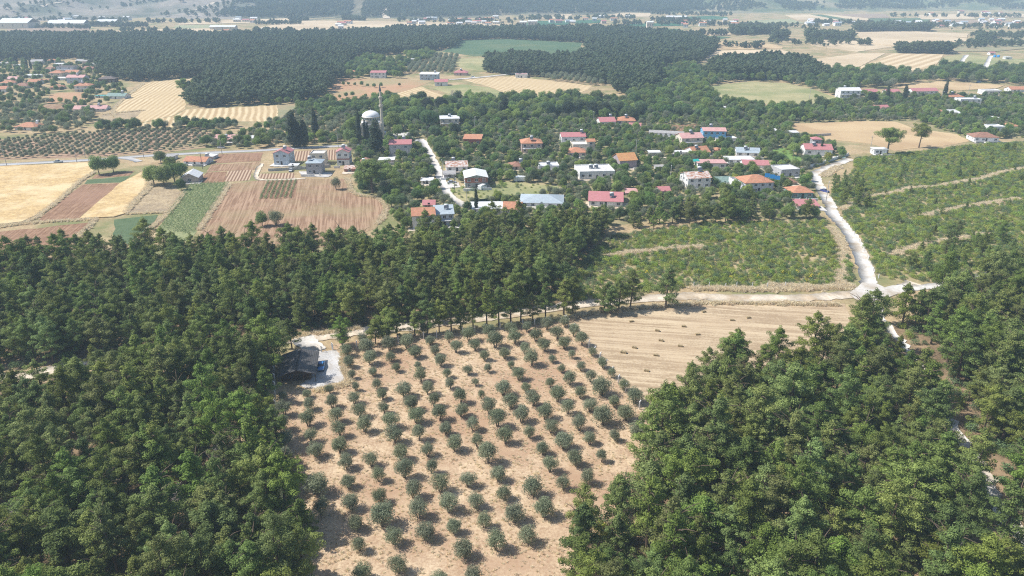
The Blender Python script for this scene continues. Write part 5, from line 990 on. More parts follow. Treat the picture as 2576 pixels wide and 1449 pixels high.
far_house(34, 72, 56, 10, 40, 0, "huge white warehouse on the far plain", None, 0); far_house(165, 67, 70, 6, 30, 0, "long white industrial shed behind the warehouse strip", None, 2); far_house(268, 62, 38, 6, 20, 0, "white shed behind the dark tree clump on the plain", None, 2); far_house(560, 75, 46, 5, 14, 0, "white open shed beside the poplar row", None, 0); far_house(1702, 50, 46, 6, 14, 0, "long white greenhouse shed below the straw terrace", None, 0); far_house(1635, 70, 12, 10, 10, 0, "white block tower beside the emerald field", None, 0); far_house(1340, 66, 18, 9, 12, 0, "white villa in front of the emerald field", None, 0); far_house(1316, 67, 13, 8, 12, 0, "smaller white villa beside the emerald field", None, 0)
for (x0, x1, y0, y1, n, lab) in [(20, 330, 47, 57, 16, "small white building below the grey hillside"), (590, 640, 48, 58, 6, "small white building at the end of the straw strip"), (840, 905, 60, 75, 5, "small pale farm building in the wide straw field"), (1020, 1290, 48, 63, 26, "small white house of the hamlet below the forested hill"), (1290, 1600, 45, 60, 12, "small white house beside the emerald fields"), (1700, 1860, 55, 70, 12, "small white house behind the pine wood on the plain"), (2030, 2200, 57, 66, 10, "small white house behind the flat-topped pines"), (2230, 2576, 52, 72, 30, "small white house of the far right hamlet"), (2340, 2560, 33, 40, 6, "small white house under the right-hand hills"), (560, 720, 82, 90, 6, "small white roof at the back edge of the pine wood")]:
    for k in range(n):
        far_house(random.uniform(x0, x1), random.uniform(y0, y1), random.uniform(8, 15), random.uniform(3, 6.5), random.uniform(7, 11), random.randrange(12), lab, lab + "s")

# ------------------------------------------------------------------ planting
def clear_of_houses(x, y, marg=1.5, front=6.0):
    k = np.ones(x.shape, bool)
    for (hx, hy, rz, w_, d, h) in HOUSES:
        c, s = math.cos(-rz), math.sin(-rz); dx, dy = x - hx, y - hy; lx = dx * c - dy * s; ly = dx * s + dy * c
        k &= ~((np.abs(lx) < w_ / 2 + marg) & (ly > -front) & (ly < d + marg))
    return k
FBOX = [(W, W.min(0), W.max(0)) for W in FIELDS]
def off_fields(x, y):
    k = np.ones(x.shape, bool)
    for W, a, b in FBOX:
        m = (x > a[0]) & (x < b[0]) & (y > a[1]) & (y < b[1])
        if m.any(): q = np.where(m)[0]; k[q] &= ~inpoly(x[q], y[q], W)
    return k
TREES = {}       # kind -> list of [x, y, scale, label, group]
def plant(kind, x, y, sc, label, group): TREES.setdefault(kind, []).extend([(float(a), float(b), float(c), label, group) for a, b, c in zip(x, y, sc)])
SPECIAL = []
def sp_tree(kind, u, v, sc, label, szx=1.0, var=None, group=None): p = P(u, v); SPECIAL.append((p.x, p.y)); tree(kind, p.x, p.y, sc, label, group, var, szx=szx)
# single trees that stand out
sp_tree('umbrella', 938, 486, 1.3, "huge dark spreading tree at the corner of the tilled field", szx=1.25, var=1)
sp_tree('olive', 847, 477, 1.9, "small leaning tree alone in the tilled field", var=2)
sp_tree('leafA', 660, 569, .85, "round green tree paired with a silvery olive in the tilled field"); sp_tree('olive', 694, 567, 2.1, "silvery olive tree in the tilled field beside a green tree", var=1)
sp_tree('umbrella', 2231, 388, 1.25, "broad umbrella pine shading the white box hut", szx=.95, var=0); sp_tree('umbrella', 2311, 372, 1.2, "second umbrella pine with a bare lower trunk in the golden field", szx=.8, var=1)
sp_tree('umbrella', 465, 241, 1.15, "lone dark pine standing in the swathed stubble", szx=.9, var=1)
for u, v, s, w_, lab in [(741, 371, 1.7, 1.9, "tallest dark cypress of the trio by the paved road"), (753, 371, 1.25, 1.5, "middle cypress of the trio by the paved road"), (768, 370, 1.3, 1.7, "right-hand shaggy cypress of the trio by the paved road"), (795, 347, 1.4, 1.3, "slim poplar-like cypress behind the cypress trio"), (905, 361, 1.6, .95, "needle-slim dark cypress left of the mosque"), (920, 360, 1.15, .8, "thin cypress before the mosque wall"), (927, 361, 1.0, .9, "shorter thin cypress touching the mosque wall"), (948, 390, 1.55, 2.1, "broad conical cypress in front of the mosque"), (1198, 532, .85, .9, "slim dark cypress beside the bright white roof"), (1105, 328, .6, 1, "little cypress beside the cream villa"), (2229, 257, 1.1, 1.3, "dark cypress beside the pink-roofed house"), (2274, 253, 1.0, 1.8, "shaggy cypress right of the pink-roofed house"), (2374, 250, 1.2, 1.3, "tall cypress behind the street lamp and orange roof"), (2064, 390, .62, 1.2, "cypress in front of the red-roofed hillside villa"), (1269, 302, 1.35, 2.4, "big cypress at the left of the tree belt"), (42, 165, 1.0, 2.2, "stout dark conifer at the hamlet's left"), (69, 172, .9, 1.2, "slim cypress in the hamlet"), (79, 175, .9, 1.2, "second slim cypress in the hamlet"), (116, 162, 1.0, 1.2, "cypress before the hamlet's back row")]:
    sp_tree('cypress', u, v, s, lab, szx=w_ / s if False else w_)
for u, v, s, lab in [(1080, 329, 1.45, "big round dark stone pine beside the cream villa"), (1094, 349, .85, "small round stone pine at the lane's top"), (1104, 382, .95, "round stone pine on the lane's verge"), (1113, 404, 1.15, "large round stone pine overhanging the lane"), (1146, 346, .95, "bushy dark stone pine right of the cream villa"), (2192, 262, 1.0, "flat-topped stone pine before the red-roofed wing"), (2010, 206, .0, "")]:
    if s: sp_tree('stone_pine', u, v, s, lab)
for u, v in [(1075, 287), (1110, 282), (1062, 264), (1138, 277), (1400, 299), (1430, 302), (1460, 297), (1490, 300), (1520, 302), (1550, 297), (1580, 302), (1610, 296), (1375, 303)]:
    sp_tree('stone_pine', u, v, random.uniform(1.1, 1.45), "round dark stone pine in the belt behind the village", group="stone pines of the tree belt")
for u, v, s, lab in [(250, 439, 1.35, "round leafy tree by the road above the green strip"), (286, 434, 1.25, "grey-green leafy tree beside the round roadside tree"), (388, 464, 1.45, "left tree of the dense round-crowned clump"), (414, 470, 1.5, "front tree of the dense round-crowned clump"), (440, 458, 1.45, "right tree of the dense round-crowned clump"), (456, 446, 1.2, "tree of the clump behind the white gabled hut"), (405, 410, 1.0, "leafy tree between road and round-crowned clump"), (430, 428, 1.1, "back tree of the dense round-crowned clump")]: sp_tree('leafA', u, v, s, lab)
sp_tree('leafC', 456, 478, .75, "small dark tree in front of the white gabled hut")
sp_tree('leafB', 990, 330, 1.9, "big light green plane tree right of the minaret", var=0); sp_tree('leafB', 1000, 345, 1.1, "lower light green tree right of the minaret", var=1)
sp_tree('leafB', 893, 345, 1.7, "broad feathery green tree left of the mosque", var=2); sp_tree('leafA', 880, 362, 1.2, "dark green tree behind the slim cypress")
sp_tree('leafB', 1365, 305, 1.35, "pale green weeping tree in the tree belt"); sp_tree('leafB', 1995, 392, 1.1, "pale willow-like tree on the villa lawn"); sp_tree('leafY', 2083, 406, .8, "yellow-green garden tree by the villa wall"); sp_tree('leafY', 1848, 462, .75, "yellow-green conical shrub tree beside the orange-roofed villa"); sp_tree('leafB', 1878, 504, 1.0, "bright green tree before the orange-roofed villa")
sp_tree('leafB', 1510, 482, .95, "bright green tree before the wide flat-roofed house")
sp_tree('dead', 335, 1012, 1.0, "bare grey dead tree among the pines beside the track", var=0); sp_tree('dead', 185, 968, .95, "pale bare conifer beside the sandy clearing", var=1); sp_tree('dead', 1140, 262, 1.3, "grey leafless tree behind the mosque", var=0)
for u, v, k in [(285, 1225, 1), (455, 1290, 0), (120, 1125, 1), (20, 1240, 0), (475, 1340, 1), (2380, 1440, 0), (60, 1330, 0), (215, 1400, 1), (560, 1180, 0), (1990, 1180, 1), (2240, 1300, 0), (1760, 1300, 1), (330, 760, 0), (600, 740, 1)]: sp_tree('dead', u, v, .8, "bare greyish twiggy tree inside the pine wood", var=k, group="bare trees inside the pine wood")
sp_tree('deadB', 372, 1510, 1.0, "dead pine with reddish brown needles in the lower left wood")
# tall pines along the sandy track and by the stubble
EDGE = [(862, 878, .75), (945, 866, .7), (978, 852, .95), (1000, 850, .85), (1044, 845, .95), (1075, 842, .9), (1105, 836, .85), (1135, 833, 1.0), (1160, 830, .9), (1190, 827, .95), (1225, 823, 1.05), (1255, 818, .95), (1285, 812, 1.1), (1310, 810, 1.0), (1340, 806, .95), (1372, 802, .9), (1418, 792, 1.1), (1440, 790, 1.0), (1090, 812, .9)]
for u, v, s in EDGE:
    p = P(u, v); SPECIAL.append((p.x, p.y)); plant('pine', [p.x], [p.y], [s], "slender pine in the row between the sandy track and orchard fence", "pines lining the sandy track")
for u, v, s, lab in [(1674, 774, 1.15, "tall full pine casting shade on the stubble"), (1585, 776, 1.1, "dark pine left of the tall full pine"), (1556, 782, 1.05, "lighter pine leaning over the stubble corner"), (1520, 785, .95, "small pine at the stubble corner"), (1536, 790, .8, "lowest pine at the stubble corner by the fence"), (682, 950, 1.4, "big pine overhanging the cabin's dark roof"), (686, 918, 1.2, "second big pine shading the cabin from the left"), (735, 878, .8, "dark pine behind the cabin ridge"), (2160, 822, .8, "pine cluster tree below the sandy junction"), (2215, 815, .7, "pine right of the gully head below the junction"), (2345, 780, .7, "thin pine leaning by the junction")]:
    p = P(u, v); SPECIAL.append((p.x, p.y)); plant('pine', [p.x], [p.y], [s * 1.05], lab, "")
def off_special(x, y, d=2.6):
    k = np.ones(x.shape, bool)
    for a, b in SPECIAL: k &= np.hypot(x - a, y - b) > d
    return k
def wood(poly_u, spacing, seed, label, group, s0=.9, s1=1.18, dens=1.0):
    x, y = grid_pts(poly(poly_u), spacing, seed); r = np.random.default_rng(seed)
    k = visible(x, y, 14) & off_roads(x, y, 1.2) & clear_of_houses(x, y, 2.5, 7) & off_special(x, y) & (r.uniform(size=x.size) < dens); x, y = x[k], y[k]
    for gu, gv, gr in ((25, 972, 10), (60, 965, 9), (110, 962, 8), (180, 948, 9), (340, 926, 8), (100, 1235, 4), (230, 1180, 3), (2250, 858, 5), (2272, 893, 6), (2300, 935, 6), (2335, 990, 6), (2380, 1080, 4), (2455, 1185, 6), (2475, 1215, 5), (2560, 1380, 7)):
        g = P(gu, gv); q = np.hypot(x - g.x, y - g.y) > gr; x, y = x[q], y[q]
    gap = fbm(x, y, 24, seed + 9) > .92; x, y = x[~gap], y[~gap]
    sc = r.uniform(s0, s1, x.size) + .10 * np.clip(fbm(x, y, 45, seed + 2), -1, 1); plant('pine', x, y, sc, label, group)
wood(FOREST_A, 4.5, 21, "pine in the dense wood between the sandy track and fields", "pines of the middle wood", .7, 1.2)
wood(FOREST_B, 4.9, 22, "pine in the dense wood beside the cabin and orchard's left edge", "pines of the left wood", .8, 1.32)
wood(FOREST_C, 4.9, 23, "pine in the dense wood between stubble and gully track", "pines of the right wood", .82, 1.38)
EDGE_STRIP = [(1530, 580), (1660, 556), (1760, 545), (1900, 545), (2050, 542), (2060, 554), (1900, 562), (1780, 564), (1650, 578)]
wood(EDGE_STRIP, 4.6, 24, "pine in the strip between village gardens and scrub", "pines of the garden edge strip", .6, .95, .75)
x, y = grid_pts(poly([(2215, 690), (2300, 640), (2420, 600), (2620, 560), (2620, 715), (2420, 730), (2290, 712)]), 7.5, 25); k = off_roads(x, y, 1.5) & (np.random.default_rng(25).uniform(size=x.size) < .75); plant('pine', x[k], y[k], np.random.default_rng(26).uniform(.3, .75, k.sum()), "young pine growing up through the scrub right of the junction", "young pines in the scrub")
x, y = grid_pts(poly([(2110, 470), (2230, 400), (2450, 375), (2620, 365), (2620, 560), (2300, 620), (2180, 600), (2120, 530)]), 15, 27); plant('pine', x, y, np.random.default_rng(28).uniform(.22, .45, x.size), "sapling pine dotted in the open scrub slope", "sapling pines on the scrub slope")
x, y = grid_pts(poly([(2085, 470), (2120, 440), (2170, 480), (2200, 520), (2150, 540), (2110, 510)]), 6, 29); plant('pine', x, y, np.random.default_rng(28).uniform(.35, .6, x.size), "small conifer on the verge of the dirt road", "small conifers by the dirt road")
# olive orchard on its planting lattice
o0 = np.array([-40.229, 123.226]); la = np.array([5.2528, 1.5483]); lb = np.array([1.8602, -5.6881]); OW = poly(ORCH); r_ = np.random.default_rng(5)
ox, oy, osc, oc, oq = [], [], [], [], []
for c in range(-2, 15):
    for q in range(-12, 10):
        p = o0 + la * c + lb * q + r_.normal(0, .28, 2); u, v, s = proj(p[0], p[1])
        if not (v < 1500 and inpoly(np.array([p[0]]), np.array([p[1]]), OW)[0]) or r_.uniform() < .05: continue
        if u > 1660 - max(0, v - 1060) * 1.0 and v > 1040: continue
        if c < 1 and q > 3 : continue
        small = (fbm(np.array([p[0]]), np.array([p[1]]), 30, 77)[0] > .15) and v < 1050
        ox.append(p[0]); oy.append(p[1]); oc.append(c); oq.append(q); osc.append(1.1 * (r_.uniform(.62, .9) if small else r_.uniform(.9, 1.28) if r_.uniform() > .1 else r_.uniform(1.3, 1.55)))
ORD = "first second third fourth fifth sixth seventh eighth ninth tenth eleventh twelfth thirteenth fourteenth fifteenth sixteenth seventeenth eighteenth nineteenth twentieth".split() + ["%dth" % k for k in range(21, 40)]
cols = sorted(set(oc))
for ci, c in enumerate(cols):
    for k, (q, x, y, s_) in enumerate(sorted((q, x, y, s_) for cc, q, x, y, s_ in zip(oc, oq, ox, oy, osc) if cc == c)):
        adj = "large bushy olive, " if s_ > 1.45 else "small young olive, " if s_ < 1.0 else "grey-green olive, "
        TREES.setdefault('olive', []).append((x, y, s_, adj + ORD[k] + " from the sandy track in the orchard's " + ORD[ci] + " row from the cabin", "olives of the dry orchard"))
# village gardens and tree belt
def grove(poly_u, spacing, seed, mixp, label, group, s0=.6, s1=1.1, front=6, hmax=None, ang=.3, jit=.38):
    x, y = grid_pts(poly(poly_u), spacing, seed, jit, ang); r = np.random.default_rng(seed)
    k = visible(x, y, 8, 40) & off_roads(x, y, 1.0) & clear_of_houses(x, y, 1.2, front) & off_special(x, y, 2.2) & off_fields(x, y); x, y = x[k], y[k]
    nz = fbm(x, y, 38, seed + 5) * .22 + r.uniform(0, 1, x.size); nz = np.clip(nz, 0, .999); ks = list(mixp); cum = np.cumsum([mixp[q] for q in ks]); cum = cum / cum[-1]
    which = np.searchsorted(cum, nz, side='right')
    for i, q in enumerate(ks):
        m = which == i; sc = r.uniform(s0, s1, m.sum()) * (1.7 if q == 'olive' else 1.0); adj = {'olive': "silvery olive tree ", 'leafA': "mid-green leafy tree ", 'leafB': "light green leafy tree ", 'leafC': "dark green leafy tree ", 'pine': "dark pine "}[q]
        plant(q, x[m], y[m], sc, adj + label, adj + group)
grove(VIL, 4.3, 31, dict(olive=.46, leafA=.28, leafC=.12, leafB=.14), "among the gardens of the village", "in the village", .42, .86, 8)
grove([(900, 300), (1000, 266), (1290, 250), (1440, 250), (1560, 254), (1690, 216), (1790, 206), (1830, 268), (1990, 280), (2120, 268), (2110, 296), (1900, 310), (1700, 305), (1300, 310), (1050, 320)], 7.0, 32, dict(leafA=.30, leafC=.22, leafB=.22, olive=.26), "in the tall tree belt behind the village", "of the tree belt", .75, 1.4)
grove([(700, 300), (760, 282), (860, 275), (915, 280), (940, 300), (925, 330), (880, 352), (690, 350), (600, 345)], 5.0, 33, dict(olive=.8, leafA=.2), "in the grove left of the mosque", "of the mosque grove", .65, .9)
grove([(500, 372), (540, 345), (700, 348), (860, 352), (850, 366), (660, 376)], 5.5, 34, dict(leafA=.5, leafB=.2, olive=.3), "along the far side of the paved road", "along the paved road", .6, 1.0, 3)
grove([(220, 335), (280, 318), (420, 318), (560, 312), (620, 320), (540, 334), (430, 326)], 5.5, 35, dict(leafA=.5, leafC=.3, olive=.2), "in the hedge below the stubble fields", "of the stubble hedge", .6, 1.1)
grove([(-40, 268), (120, 260), (190, 265), (262, 276), (240, 305), (180, 332), (100, 340), (-40, 330)], 5.5, 36, dict(olive=.75, leafA=.25), "in the olive land left of the stubble fields", "left of the stubble", .6, .95)
grove([(-40, 160), (100, 155), (240, 168), (258, 206), (330, 222), (300, 250), (250, 268), (100, 262), (-40, 264)], 9.5, 37, dict(leafA=.5, leafC=.3, olive=.2), "between the houses of the upper hamlet", "of the upper hamlet", .55, .95, 12)
grove([(640, 262), (800, 256), (860, 270), (990, 250), (1010, 266), (880, 290), (760, 284), (660, 300)], 6, 38, dict(leafA=.6, leafC=.3, leafB=.1), "between the orange earth field and the grove", "of the orange field edge", .7, 1.2)
grove(tl(2, [(1080, 600), (1480, 600), (1500, 560), (1800, 540), (1780, 600), (1520, 680), (1480, 790), (860, 790), (870, 720), (1000, 650)]), 8, 39, dict(leafA=.45, leafB=.3, leafC=.25), "around the far white apartment house", "around the far apartment house", .8, 1.4)
grove(tl(2, [(1780, 560), (2040, 570), (2000, 665), (1990, 740), (1500, 745), (1520, 655), (1760, 640)]), 7, 40, dict(olive=1), "in the far olive rows by the dark green field", "of the far olive rows", .9, 1.2, ang=.5, jit=.12)
grove(tl(3, [(180, 740), (1000, 770), (1010, 860), (820, 862), (500, 835), (200, 770)]), 6.5, 41, dict(olive=1), "in the far grove below the pine wood", "of the grove below the wood", .9, 1.15, jit=.15)
grove(tl(3, [(1480, 720), (1780, 670), (1950, 750), (2400, 780), (2576, 770), (2900, 790), (3500, 840), (3380, 1000), (3000, 900), (2700, 830), (2380, 815), (1920, 860), (1800, 870), (1500, 870)]), 7, 42, dict(leafA=.4, leafC=.3, olive=.3), "in the hedges around the fenced meadow", "around the fenced meadow", .8, 1.3)
grove(tl(4, [(600, 700), (900, 760), (1200, 700), (1560, 760), (1600, 700), (2100, 700), (2700, 740), (2700, 880), (2380, 850), (1700, 815), (1500, 835), (1240, 880), (1080, 900), (760, 850), (500, 770)]), 8, 43, dict(leafA=.4, leafC=.4, olive=.2), "in the belt behind the red-roofed houses", "of the right tree belt", 1.0, 1.6)
grove(tl(4, [(1700, 600), (1900, 570), (2576, 620), (2576, 700), (2000, 690), (1750, 660)]), 13, 44, dict(olive=.7, leafA=.3), "on the dry plots by the pale lanes", "by the pale lanes", 1.0, 1.5)
# young olives by the road, planted in rows
YO = poly([(-60, 356), (0, 352), (130, 342), (280, 332), (430, 324), (530, 334), (517, 370), (400, 384), (225, 394), (-60, 402)])
x, y = grid_pts(YO, 4.6, 45, .1, .62); k = visible(x, y, 4, 20) & off_special(x, y); plant('olive', x[k], y[k], np.random.default_rng(3).uniform(.7, 1.05, k.sum()), "young grey-green olive in the red-soil orchard by the road", "young olives by the paved road")
for q, lab in [([(864, 216), (877, 215), (893, 216), (910, 217), (925, 219), (941, 221), (959, 220)], "sapling in the row across the orange earth field"), ([(872, 200), (886, 201), (901, 200)], "rounded small tree at the head of the orange earth field"), ([(830, 247), (825, 240), (920, 245), (915, 252), (938, 243), (887, 243), (871, 245), (855, 248)], "scattered young tree at the orange field's foot"), ([(1005, 217)], "lone bushy tree in the orange earth field"), ([(2052, 249)], "dark round bush tree alone on the fenced meadow"), ([(1990, 212)], "rounded tree at the corner of the fenced meadow")]:
    for u, v in q: p = P(u, v); plant('leafA', [p.x], [p.y], [random.uniform(.45, .65)], lab, "" if len(q) == 1 else lab + "s")

# far woods: one mass each
def far_wood(poly_list, spacing, seed, label, s0=.95, s1=1.35):
    X, Y = [], []
    for pu in poly_list:
        x, y = grid_pts(poly(pu), spacing, seed); k = visible(x, y, 12, 30) & clear_of_houses(x, y, 2, 4); X.append(x[k]); Y.append(y[k]); seed += 1
    X = np.concatenate(X); Y = np.concatenate(Y); r = np.random.default_rng(seed)
    mass("pine_wood", label, "wood", np.stack([X, Y, np.zeros(X.size)], 1), r.uniform(s0, s1, X.size) + .12 * fbm(X, Y, 80, seed), PROTO_FAR, seed=seed)
FF1 = [(-40, 95), (300, 95), (640, 94), (900, 90), (1020, 79), (1290, 78), (1290, 98), (1160, 102), (1141, 122), (1019, 137), (916, 142), (890, 150), (880, 165), (862, 195), (829, 224), (806, 250), (644, 266), (470, 273), (467, 247), (500, 226), (540, 191), (362, 206), (300, 204), (252, 192), (247, 165), (180, 148), (100, 150), (-40, 155)]
far_wood([FF1], 7.2, 51, "broad dark pine wood across the plain behind the stubble fields")
FF2 = [(1288, 80), (1570, 80), (1740, 98), (1805, 113), (1798, 132), (1770, 152), (1740, 166), (1665, 166), (1660, 186), (1660, 215), (1610, 246), (1560, 241), (1540, 216), (1440, 193), (1330, 195), (1220, 183), (1225, 157), (1300, 149), (1440, 152), (1475, 141), (1475, 109), (1290, 100)]
far_wood([FF2], 7.2, 53, "dark pine wood round the dark green field")
far_wood([[(1770, 192), (1800, 165), (1932, 154), (2035, 168), (2080, 201), (1990, 206), (1932, 201), (1800, 201)]], 6.2, 55, "dark tree wood between straw fields and meadow", 1.0, 1.4)
far_wood([[(2252, 129), (2385, 130), (2390, 137), (2250, 134)]], 6, 57, "compact dark pine clump in the straw fields", 1.1, 1.5)
far_wood([[(2024, 94), (2140, 95), (2146, 102), (2030, 99)], [(1945, 97), (1980, 97), (1980, 102), (1945, 102)], [(2147, 76), (2340, 76), (2340, 80), (2147, 80)], [(1835, 82), (1935, 80), (1960, 86), (1840, 88)], [(2460, 100), (2500, 100), (2505, 106), (2460, 106)]], 6.5, 58, "flat-topped pine rows on the right plain", 1.1, 1.6)
# hillside woods and hedges of the far plain
def hill_mass(x0, x1, y0, y1, spacing, thr, seed, label):
    g = np.arange(x0, x1, spacing); h = np.arange(y0, y1, spacing); X, Y = np.meshgrid(g, h); r = np.random.default_rng(seed); X = (X + r.normal(0, spacing * .3, X.shape)).ravel(); Y = (Y + r.normal(0, spacing * .3, Y.shape)).ravel()
    z = hill_h(X, Y); k = (z > 1.5) & (fbm(X, Y, 260, seed) > thr); u, v, s = proj(X, Y, z); k &= (u > -40) & (u < 2620) & (v > -14) & (np.abs(X + .342 * Y * .5 * 0 - np.interp(Y, [1500, 3000], [-330, -520])) > 14 if 'firebreak' in label else True)
    mass("hill_wood", label, "wood", np.stack([X[k], Y[k], z[k] - .3], 1), r.uniform(.8, 1.2, k.sum()), PROTO_FAR, seed=seed)
hill_mass(-700, 560, 1700, 2500, 9.5, -.9, 61, "blue-green forest covering the hill with the firebreak")
hill_mass(420, 1700, 1900, 2800, 11, .1, 62, "patchy forest on the right-hand hills")
hill_mass(-1800, -640, 1700, 2500, 22, .25, 63, "sparse trees on the pale left hillside")
X, Y, Z = [], [], []; r_ = np.random.default_rng(64)
for (a, b, n, wv) in [((0, 69), (230, 73), 60, 1), ((230, 66), (375, 68), 120, 1.2), ((300, 80), (480, 84), 40, 2), ((370, 57), (560, 57), 60, 2), ((640, 62), (760, 61), 50, 1.5), ((730, 52), (775, 52), 60, 1), ((640, 83), (745, 84), 60, 1.5), ((760, 85), (960, 82), 60, 1.5), ((860, 50), (920, 52), 70, 2), ((1000, 55), (1290, 58), 90, 4), ((1290, 50), (1600, 46), 110, 4), ((1290, 72), (1530, 74), 50, 1.5), ((1540, 62), (1760, 62), 70, 3), ((1640, 53), (1760, 55), 60, 1.5), ((1740, 62), (1880, 66), 60, 3), ((1640, 36), (1840, 40), 90, 3), ((1880, 68), (2060, 70), 60, 3), ((2050, 60), (2250, 62), 60, 2), ((2230, 66), (2576, 72), 110, 5), ((2230, 42), (2576, 44), 60, 1.5), ((1720, 88), (1900, 90), 40, 1), ((2030, 108), (2200, 114), 30, 2), ((1820, 118), (1920, 122), 24, 2), ((1932, 108), (2100, 116), 24, 4), ((1540, 75), (1620, 78), 20, 1), ((0, 52), (320, 54), 90, 3), ((2440, 90), (2576, 95), 50, 4), ((2400, 118), (2576, 112), 60, 6)]:
    t = r_.uniform(0, 1, n); u = a[0] + (b[0] - a[0]) * t; v = a[1] + (b[1] - a[1]) * t + r_.normal(0, wv * .5, n)
    for q, w_ in zip(u, v): p = P(q, w_); X.append(p.x); Y.append(p.y)
mass("far_hedge_trees", "dark hedges and tree clumps across the far plain", "trees", np.stack([X, Y, np.zeros(len(X))], 1), r_.uniform(.45, 1.15, len(X)), PROTO_FAR, seed=65)

# choose the individuals: the 300 of each kind that show largest; the rest become one mass per kind
NEAR = [(OW, "at the very edge of the olive orchard", 7), (poly([(1612, 1032), (1690, 1120), (1800, 1120), (2060, 960), (2120, 850), (2140, 800), (2125, 764)]), "at the edge of the baled stubble", 9), (ROADS[7][0], "beside the white gully track", 7), (ROADS[5][0], "beside the sandy track", 7)]
LIM = dict(pine=300, olive=300, leafA=130, leafB=70, leafC=90)
MASSN = dict(pine=("pine_wood", "remaining pines filling the dense woods round the orchard", "wood"), olive=("olive_grove", "remaining small silvery olive trees in groves and gardens", "grove"), leafA=("leafy_trees", "remaining mid-green garden trees", "trees"), leafB=("leafy_trees", "remaining light green garden trees", "trees"), leafC=("leafy_trees", "remaining dark green garden trees", "trees"))
for kind, L in TREES.items():
    L.sort(key=lambda t: (0 if t[4] in ("", "pines lining the sandy track") else 1, math.sqrt(t[0] ** 2 + t[1] ** 2 + 8100) / t[2]))
    n = LIM.get(kind, 300)
    for (x, y, s, lab, gr) in L[:n]:
        if gr.endswith((" wood",)) and kind == 'pine':
            size = "tall " if s > 1.12 else "low " if s < .97 else "mid-height "; px_, py_ = np.array([x]), np.array([y]); wd_ = gr.replace("pines of ", ""); side = None
            for pl_, nm_, dd in NEAR:
                if segdist(px_, py_, pl_)[0] < dd: side = nm_; break
            lab = size + "pine of " + wd_ + " " + side if side else size + lab
            gr = gr + ", " + size.strip() + (", edge" if side else "")
        elif kind in ('olive', 'leafA', 'leafB', 'leafC') and "among the gardens" in lab:
            hd = min(((math.hypot(x - a, y - b), l_) for a, b, l_ in HLAB)); cand = lab.split(" among")[0] + " beside the " + hd[1]
            if hd[0] < 15 and len(cand.split()) <= 16: lab = cand; gr = "garden trees beside the " + " ".join(hd[1].split()[:6])
        tree(kind, x, y, s, lab, gr or None, szx=random.uniform(.9, 1.12))
    rest = L[n:]
    if rest:
        A = np.array([(t[0], t[1], 0, t[2]) for t in rest]); nm, lab, cat = MASSN[kind]
        mass(nm, lab, cat, A[:, :3], A[:, 3], [p[1] for p in PROTO[kind]], seed=71)
        if kind == 'pine': mass("pine_trunks", "trunks of the remaining pines in the dense woods", "trunks", A[:, :3], A[:, 3], [p[0] for p in PROTO[kind][:4]], seed=71)

# undergrowth, scrub, dry grass, crop rows
DRY_LINES = [tl(8, q) for q in ([(980, 740), (1250, 690), (1420, 640), (1700, 625), (1800, 600), (2140, 545), (2350, 480), (2650, 430)], [(1560, 920), (1950, 830), (2300, 780), (2520, 745)], [(1240, 1310), (1560, 1210), (1900, 1150), (2230, 1100)], [(760, 850), (850, 790)], [(560, 520), (700, 420)])] + [tl(33, [(980, 125), (1200, 90), (1700, 45), (1930, 40)]), [(2087, 574), (2107, 597), (2117, 627), (2117, 677), (2115, 715)], [(1740, 726), (1830, 728), (1932, 730), (2030, 726), (2130, 724)], tl(44, [(0, 420), (300, 430), (600, 440), (840, 420)])]
VERGES = [[(236, 434), (200, 458), (150, 503), (88, 548), (55, 563), (0, 569), (-80, 575)], tl(5, [(1440, 465), (1490, 605), (1290, 845), (1280, 892)]), tl(5, [(1530, 612), (1290, 850)]), tl(5, [(0, 1030), (370, 985), (940, 955)]), tl(5, [(1280, 895), (1700, 880)]), tl(5, [(960, 950), (860, 1060), (740, 1170)]), tl(5, [(1850, 680), (1700, 880), (1480, 1070)]), tl(5, [(2310, 590), (2110, 900), (2000, 1060)]), [(1150, 288), (1128, 300)], [(325, 316), (285, 276), (362, 210)], [(260, 288), (362, 278)], [(872, 450), (892, 488), (950, 500), (971, 527), (950, 565)], [(700, 862), (760, 843), (820, 838), (905, 826)], [(1430, 806), (1490, 788), (1640, 772), (1750, 764), (1932, 764), (2115, 768)], [(870, 890), (868, 925), (872, 965), (790, 985)]]
M_dryst = field_mat("dry_grass_strip", (.52, .43, .29), (.74, .66, .50), ns=.4, fine=1.5)
for i, L in enumerate(DRY_LINES): road("dry_strip", L, (1.6, 2.4), M_dryst, "pale dry grass strip crossing the scrub", jit=.5); ROADS.pop()
def along(lines, dens, wid, seed):
    r = np.random.default_rng(seed); X, Y = [], []
    for L in lines:
        W = catmull([P(*q)[:2] for q in L], 6)
        for a, b in zip(W[:-1], W[1:]):
            n = int(np.linalg.norm(b - a) * dens); t = r.uniform(0, 1, n); X.append(a[0] + (b - a)[0] * t + r.normal(0, wid, n)); Y.append(a[1] + (b - a)[1] * t + r.normal(0, wid, n))
    return np.concatenate(X), np.concatenate(Y)
